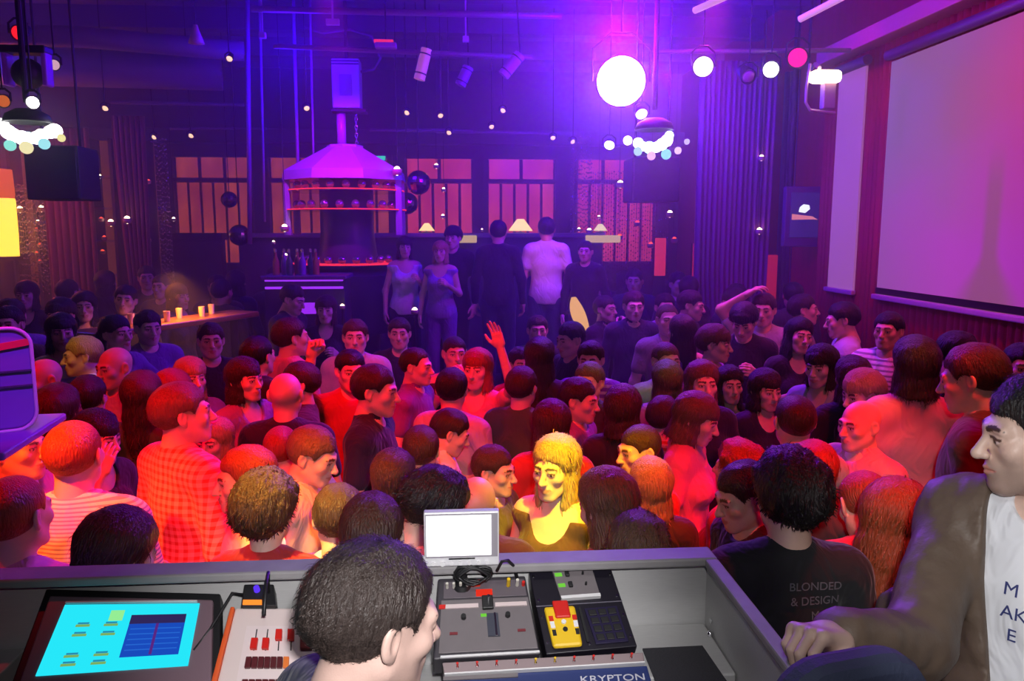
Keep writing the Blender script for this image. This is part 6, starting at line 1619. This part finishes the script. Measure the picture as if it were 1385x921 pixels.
# jacket, open at the front
def jacket_mesh():
    pr = torso_prims(False); g = .028
    arms = [arm_pts(man_R, -1, False), arm_pts(man_Lp, 1, False)]
    # the outstretched arm keeps the direction of the posed one
    ra = (.051, .041, .029)
    def fn(P):
        d = None
        for p in pr:
            e = ev(P, p, g); d = e if d is None else smin(d, e, .05)
        d = smin(d, sd_ell(P, (0, .008, .92), (.168+g, .122+g, .30)), .05)
        for S, E, W, hd, pm in arms: d = smin(d, limb_d(P, S, E, E+(W-E)*.93, ra, g*.85), .03)
        wr = noise3(P*np.array((1, 1, 1.4), np.float32), 42, 11)+.6*noise3(P, 85, 12)
        d = d+.0055*wr
        c = np.maximum(np.abs(sd_cap(P, (0, .03, 1.43), (0, .015, 1.56), .074, .078))-.009, np.maximum(P[:, 2]-1.515+.30*P[:, 1], 1.44-P[:, 2]))
        d = np.minimum(d, c)
        # lapel opening widening to the neck
        wz = .035+.16*np.clip((P[:, 2]-1.05)/.45, 0, 1)*.42
        op = np.maximum(np.maximum(np.abs(P[:, 0])-wz, P[:, 1]+.015), -.165-P[:, 1])
        d = smax(d, -op, .008)
        d = smax(d, -sd_cap(P, (0, .03, 1.40), (0, .012, 1.60), .066, .066), .006)
        return smax(d, .74-P[:, 2], .006)
    xs = [q.x for A in arms for q in A[:3]]; ys = [q.y for A in arms for q in A[:3]]
    V, F = surface_nets(fn, (min(xs+[-.24])-.1, min(ys+[-.2])-.1, .70), (max(xs+[.24])+.1, max(ys+[.22])+.1, 1.72), .0085)
    return np_mesh('jacket', V, F)
J = link_mesh('jacket', jacket_mesh(), mat('jacket_brown', (.115, .080, .058), .55, noise=.25, nscale=18, bump=.35, bscale=30), MAN)
J['label'] = 'brown open jacket'
print_on(MAN, 'shirt', ['M I', 'AK', 'E'], mat('print_navy', (.03, .04, .16), .8), -.018, 1.325, .036, False)

# ------------------------------------------------------------------ lights
def spot(name, loc, aim, col, power, size=40, blend=.6, rad=.08):
    l = bpy.data.lights.new(name, 'SPOT'); l.color = col; l.energy = power; l.spot_size = R(size); l.spot_blend = blend; l.shadow_soft_size = rad
    o = bpy.data.objects.new(name, l); COL.objects.link(o); o.location = loc
    o.rotation_euler = (Vector(aim)-Vector(loc)).to_track_quat('-Z', 'Y').to_euler(); return o
def point(name, loc, col, power, rad=.1):
    l = bpy.data.lights.new(name, 'POINT'); l.color = col; l.energy = power; l.shadow_soft_size = rad
    o = bpy.data.objects.new(name, l); COL.objects.link(o); o.location = loc; return o
RED, ORG, YEL, GRN, MAG, BLU = (1, .002, .004), (1, .17, .006), (1, .80, .0), (.05, 1, .12), (1, .02, .75), (.035, .0, 1)
spot('red_wash', (-3.0, 1.9, 4.6), (-1.5, 3.2, 1.3), RED, 700, 58, .9)
spot('red_wash', (-.4, 1.6, 4.6), (-.5, 3.3, 1.3), RED, 520, 52, .9)
spot('red_wash', (2.0, 1.7, 4.6), (1.2, 3.0, 1.3), RED, 520, 46, .9)
spot('red_wash', (-.8, 2.4, 4.6), (-.7, 4.4, 1.5), RED, 260, 40, .9)
spot('red_key', (1.9, .9, 4.5), at_y(1158, 570, 3.2), RED, 800, 10, .7)
spot('red_key', (1.9, .9, 4.5), at_y(1030, 640, 2.85), RED, 800, 11, .7)
spot('red_key', (-2.0, .9, 4.5), at_y(105, 610, 2.8), RED, 800, 13, .7)
for px, py, dd, sz in ((230, 610, 2.85, 11), (28, 690, 2.4, 9), (320, 650, 2.75, 9), (462, 500, 4.2, 8), (610, 490, 4.8, 8), (370, 610, 3.2, 9), (548, 500, 4.3, 6), (905, 640, 3.0, 8), (1206, 700, 2.2, 12), (1146, 670, 2.6, 7), (665, 500, 4.5, 8), (225, 520, 3.9, 7)):
    p_ = at_y(px, py, dd); spot('red_beam', (p_.x*.6, max(.9, dd-2.4), 4.6), p_, RED, 520, sz, .8)
spot('orange_beam', (-1.2, .9, 4.6), at_y(438, 640, 2.7), ORG, 1700, 10, .7)
spot('yellow_core', (-1.0, .9, 4.6), at_y(425, 730, 2.5), (1, .62, .10), 2600, 9, .8)
spot('orange_beam', (-2.4, .8, 4.6), at_y(112, 665, 2.7), ORG, 2000, 11, .8)
spot('yellow_beam', (.9, .8, 4.6), at_y(736, 650, 2.68), YEL, 1700, 8, .6)
spot('yellow_beam', (1.0, .9, 4.6), at_y(846, 615, 3.0), YEL, 800, 7, .7)
spot('orange_beam', (.9, .9, 4.6), at_y(868, 650, 2.55), ORG, 500, 9, .8)
spot('orange_beam', (.2, .9, 4.6), at_y(630, 590, 3.2), ORG, 420, 10, .8)
spot('green_beam', (.5, .9, 4.6), at_y(765, 710, 2.68), GRN, 300, 6, .8)
spot('green_beam', (1.6, 3.2, 4.6), at_y(893, 478, 4.3), GRN, 120, 8, .7)
spot('green_beam', (.8, 3.0, 4.6), at_y(815, 492, 4.3), GRN, 100, 7, .7)
spot('yellow_beam', (-2.2, 3.0, 4.6), at_y(108, 470, 4.9), (1, .7, .1), 130, 9, .8)
spot('amber_beam', (2.4, 2.2, 4.6), at_y(1175, 525, 3.4), (1, .5, .12), 160, 9, .8)
spot('amber_beam', (2.6, 1.6, 4.6), at_y(1310, 535, 2.9), (1, .5, .25), 80, 9, .8)
spot('table_beam', (-2.28, 6.55, 2.0), at_y(238, 428, 6.6), (1, .26, .03), 75, 130, .6)
spot('magenta_beam', (2.2, 6.6, 4.5), at_y(890, 430, 6.0), (1, .03, .55), 480, 42, .9)
spot('magenta_beam', (1.4, 6.0, 4.5), at_y(370, 520, 3.6), MAG, 260, 9, .8)
spot('violet_wash', (1.6, 6.2, 3.6), (1.6, 4.0, 1.3), (.25, .01, 1), 110, 95, .9)
spot('violet_wash', (-1.0, 6.6, 4.4), (-1.2, 9.0, 2.8), (.55, .01, 1), 800, 40, .9)
spot('violet_key', (-.2, .5, 3.9), at_y(14, 512, 1.9), (.42, .03, 1), 300, 11, .8)
spot('rose_wash', (2.6, 2.6, 4.6), (2.4, 4.4, 1.3), (1, .06, .14), 150, 56, .9)
spot('wall_red', (2.6, 4.4, 4.7), (3.8, 5.6, 1.2), (1, .03, .10), 230, 70, .9)
point('rose_fill', (2.9, 4.6, 4.05), (1, .10, .30), 22, .1)  # added rose fill to tint the valance and screen top, unseen source
spot('wall_violet', (2.9, 6.6, 4.7), (3.8, 7.4, 2.4), (.7, .05, .6), 50, 70, .9)
point('ceiling_blue', (1.4, 7.6, 3.9), BLU, 330, .3)
point('ceiling_blue', (1.9, 5.4, 4.1), (.06, .0, 1), 70, .3)
point('ceiling_blue', (-1.6, 8.2, 4.1), BLU, 90, .3)
point('ceiling_blue', (-5.0, 8.6, 4.0), (.06, .03, .9), 40, .3)
c = at_y(*BIG)
spot('big_violet', c+Vector((-.05, -.3, -.05)), (0.2, 2.5, 2.0), (.22, .0, 1.0), 200, 90, .9, .18)
point('big_violet_spill', (c.x-.15, c.y-.55, c.z+.25), (.40, .0, 1), 190, .15)
spot('booth_fill', (.1, .55, 3.9), (.15, 1.45, 1.5), (1, .97, .95), 34, 36, .9, .15)  # added white fill over the console and desk man, unseen source
spot('booth_fill', (.3, .2, 3.6), (1.15, 1.40, 1.8), (1, .97, .95), 26, 26, .9, .15)  # second added fill, for the man at the rim
spot('rose_beam', (.4, 5.4, 4.4), at_y(748, 350, 8.05), (1, .18, .35), 260, 12, .8)
spot('rose_beam', (-.6, 2.6, 4.5), at_y(478, 445, 5.4), (1, .05, .25), 300, 14, .8)
spot('red_beam', (-.9, .9, 4.6), at_y(25, 690, 2.4), RED, 900, 11, .8)
point('left_bar_glow', (-5.2, 9.2, 2.9), (1, .10, .12), 38, .2)
point('left_bar_glow', (-6.3, 9.8, 2.2), (1, .22, .06), 26, .2)
# the camera's own flash
spot('camera_flash', (.06, -.04, 2.50), at_y(560, 905, 1.5), (1, .97, .97), 105, 40, .75, .03)
spot('camera_flash', (.08, -.04, 2.50), at_y(1345, 760, 1.4), (1, .97, .97), 88, 25, .7, .03)
spot('camera_flash', (.06, -.04, 2.50), at_y(780, 760, 1.6), (1, .97, .97), 22, 85, .8, .03)
# thin theatre haze under the ceiling
hz_ = MB().box((-2.2, 8.9, 3.0), (11.9, 8.4, 3.7)).build('haze', None)
hm_ = bpy.data.materials.new('theatre_haze'); hm_.use_nodes = True; nt = hm_.node_tree; nt.nodes.clear()
o_ = nt.nodes.new('ShaderNodeOutputMaterial'); vs_ = nt.nodes.new('ShaderNodeVolumeScatter')
vs_.inputs['Density'].default_value = .06; vs_.inputs['Anisotropy'].default_value = .45; vs_.inputs['Color'].default_value = (.9, .9, 1, 1)
nt.links.new(vs_.outputs[0], o_.inputs['Volume'])
hz_.data.materials.append(hm_) if not hz_.data.materials else None
hz_.material_slots[0].link = 'OBJECT'; hz_.material_slots[0].material = hm_
tag(hz_, 'thin violet haze hanging under the club ceiling', 'haze', None, 'stuff')
w = bpy.data.worlds.new('world'); w.use_nodes = True; w.node_tree.nodes['Background'].inputs[0].default_value = (.05, .02, .12, 1); w.node_tree.nodes['Background'].inputs[1].default_value = .05
bpy.context.scene.world = w
cam = bpy.data.cameras.new('camera'); co_ = bpy.data.objects.new('camera', cam); COL.objects.link(co_)
cam.sensor_width = 36; cam.lens = 36*FPX/1385; cam.clip_start = .05
co_.location = (0, 0, CAM_Z); co_.rotation_euler = (math.pi/2-PITCH, 0, -YAW)
sc = bpy.context.scene; sc.camera = co_
sc.view_settings.view_transform = 'Standard'; sc.view_settings.look = 'None'; sc.view_settings.exposure = 0; sc.view_settings.gamma = 1; sc.view_settings.use_curve_mapping = False
sc.cycles.use_denoising = True; sc.cycles.sample_clamp_indirect = 4; sc.cycles.max_bounces = 5; sc.cycles.volume_bounces = 0; sc.cycles.caustics_reflective = False; sc.cycles.caustics_refractive = False

# ------------------------------------------------------------------ small pieces belong to their part
def nest(stem, part, kids):
    for t in [o for o in bpy.data.objects if o.parent is None and o.name.split('.')[0] == stem]:
        ch = list(t.children); host = [o for o in ch if o.name.split('.')[0] == part]
        if host:
            for o in ch:
                if o.name.split('.')[0] in kids: o.parent = host[0]
nest('touch_screen_controller', 'display', ('blue_window', 'window_header', 'window_bar', 'grid_line', 'icon'))
nest('fader_console', 'panel', ('slider_slot', 'slider_cap', 'master_slider', 'yellow_mark', 'key'))
nest('video_mixer', 'upper_panel', ('plug', 'red_button', 'red_bar'))
nest('video_mixer', 'panel', ('knob', 'slider_strip', 'green_lamp', 'crossfader_plate', 'fader_rail', 'label_tab', 'lever_block', 'lever', 'red_tab'))
nest('rack_panel', 'plate', ('screw', 'seam')); nest('keypad', 'plate', ('key',)); nest('name_plate', 'plate', ('lettering', 'grey_inset'))
nest('yellow_handset', 'case', ('red_cap', 'white_dial', 'black_dial', 'white_label', 'black_label', 'red_label'))
nest('portable_television', 'casing', ('button', 'slot', 'side_knob', 'bezel')); nest('television', 'screen', ('white_image', 'pink_image'))
nest('switch_strip', 'strip', ('toggle', 'nut')); nest('switch_module', 'panel', ('green_lamp', 'rocker_switch', 'toggle'))
nest('table_lamp', 'shade', ('bulb',)); nest('stage_lamp', 'can', ('lens',)); nest('spotlight', 'can', ('lens',)); nest('chain_hoist', 'motor_box', ('name_plate', 'vent_slat'))
nest('person', 'shirt', ('lettering',)); nest('bottle', 'glass_body', ('cap',)); nest('candle_lamp', 'holder', ('flame',))
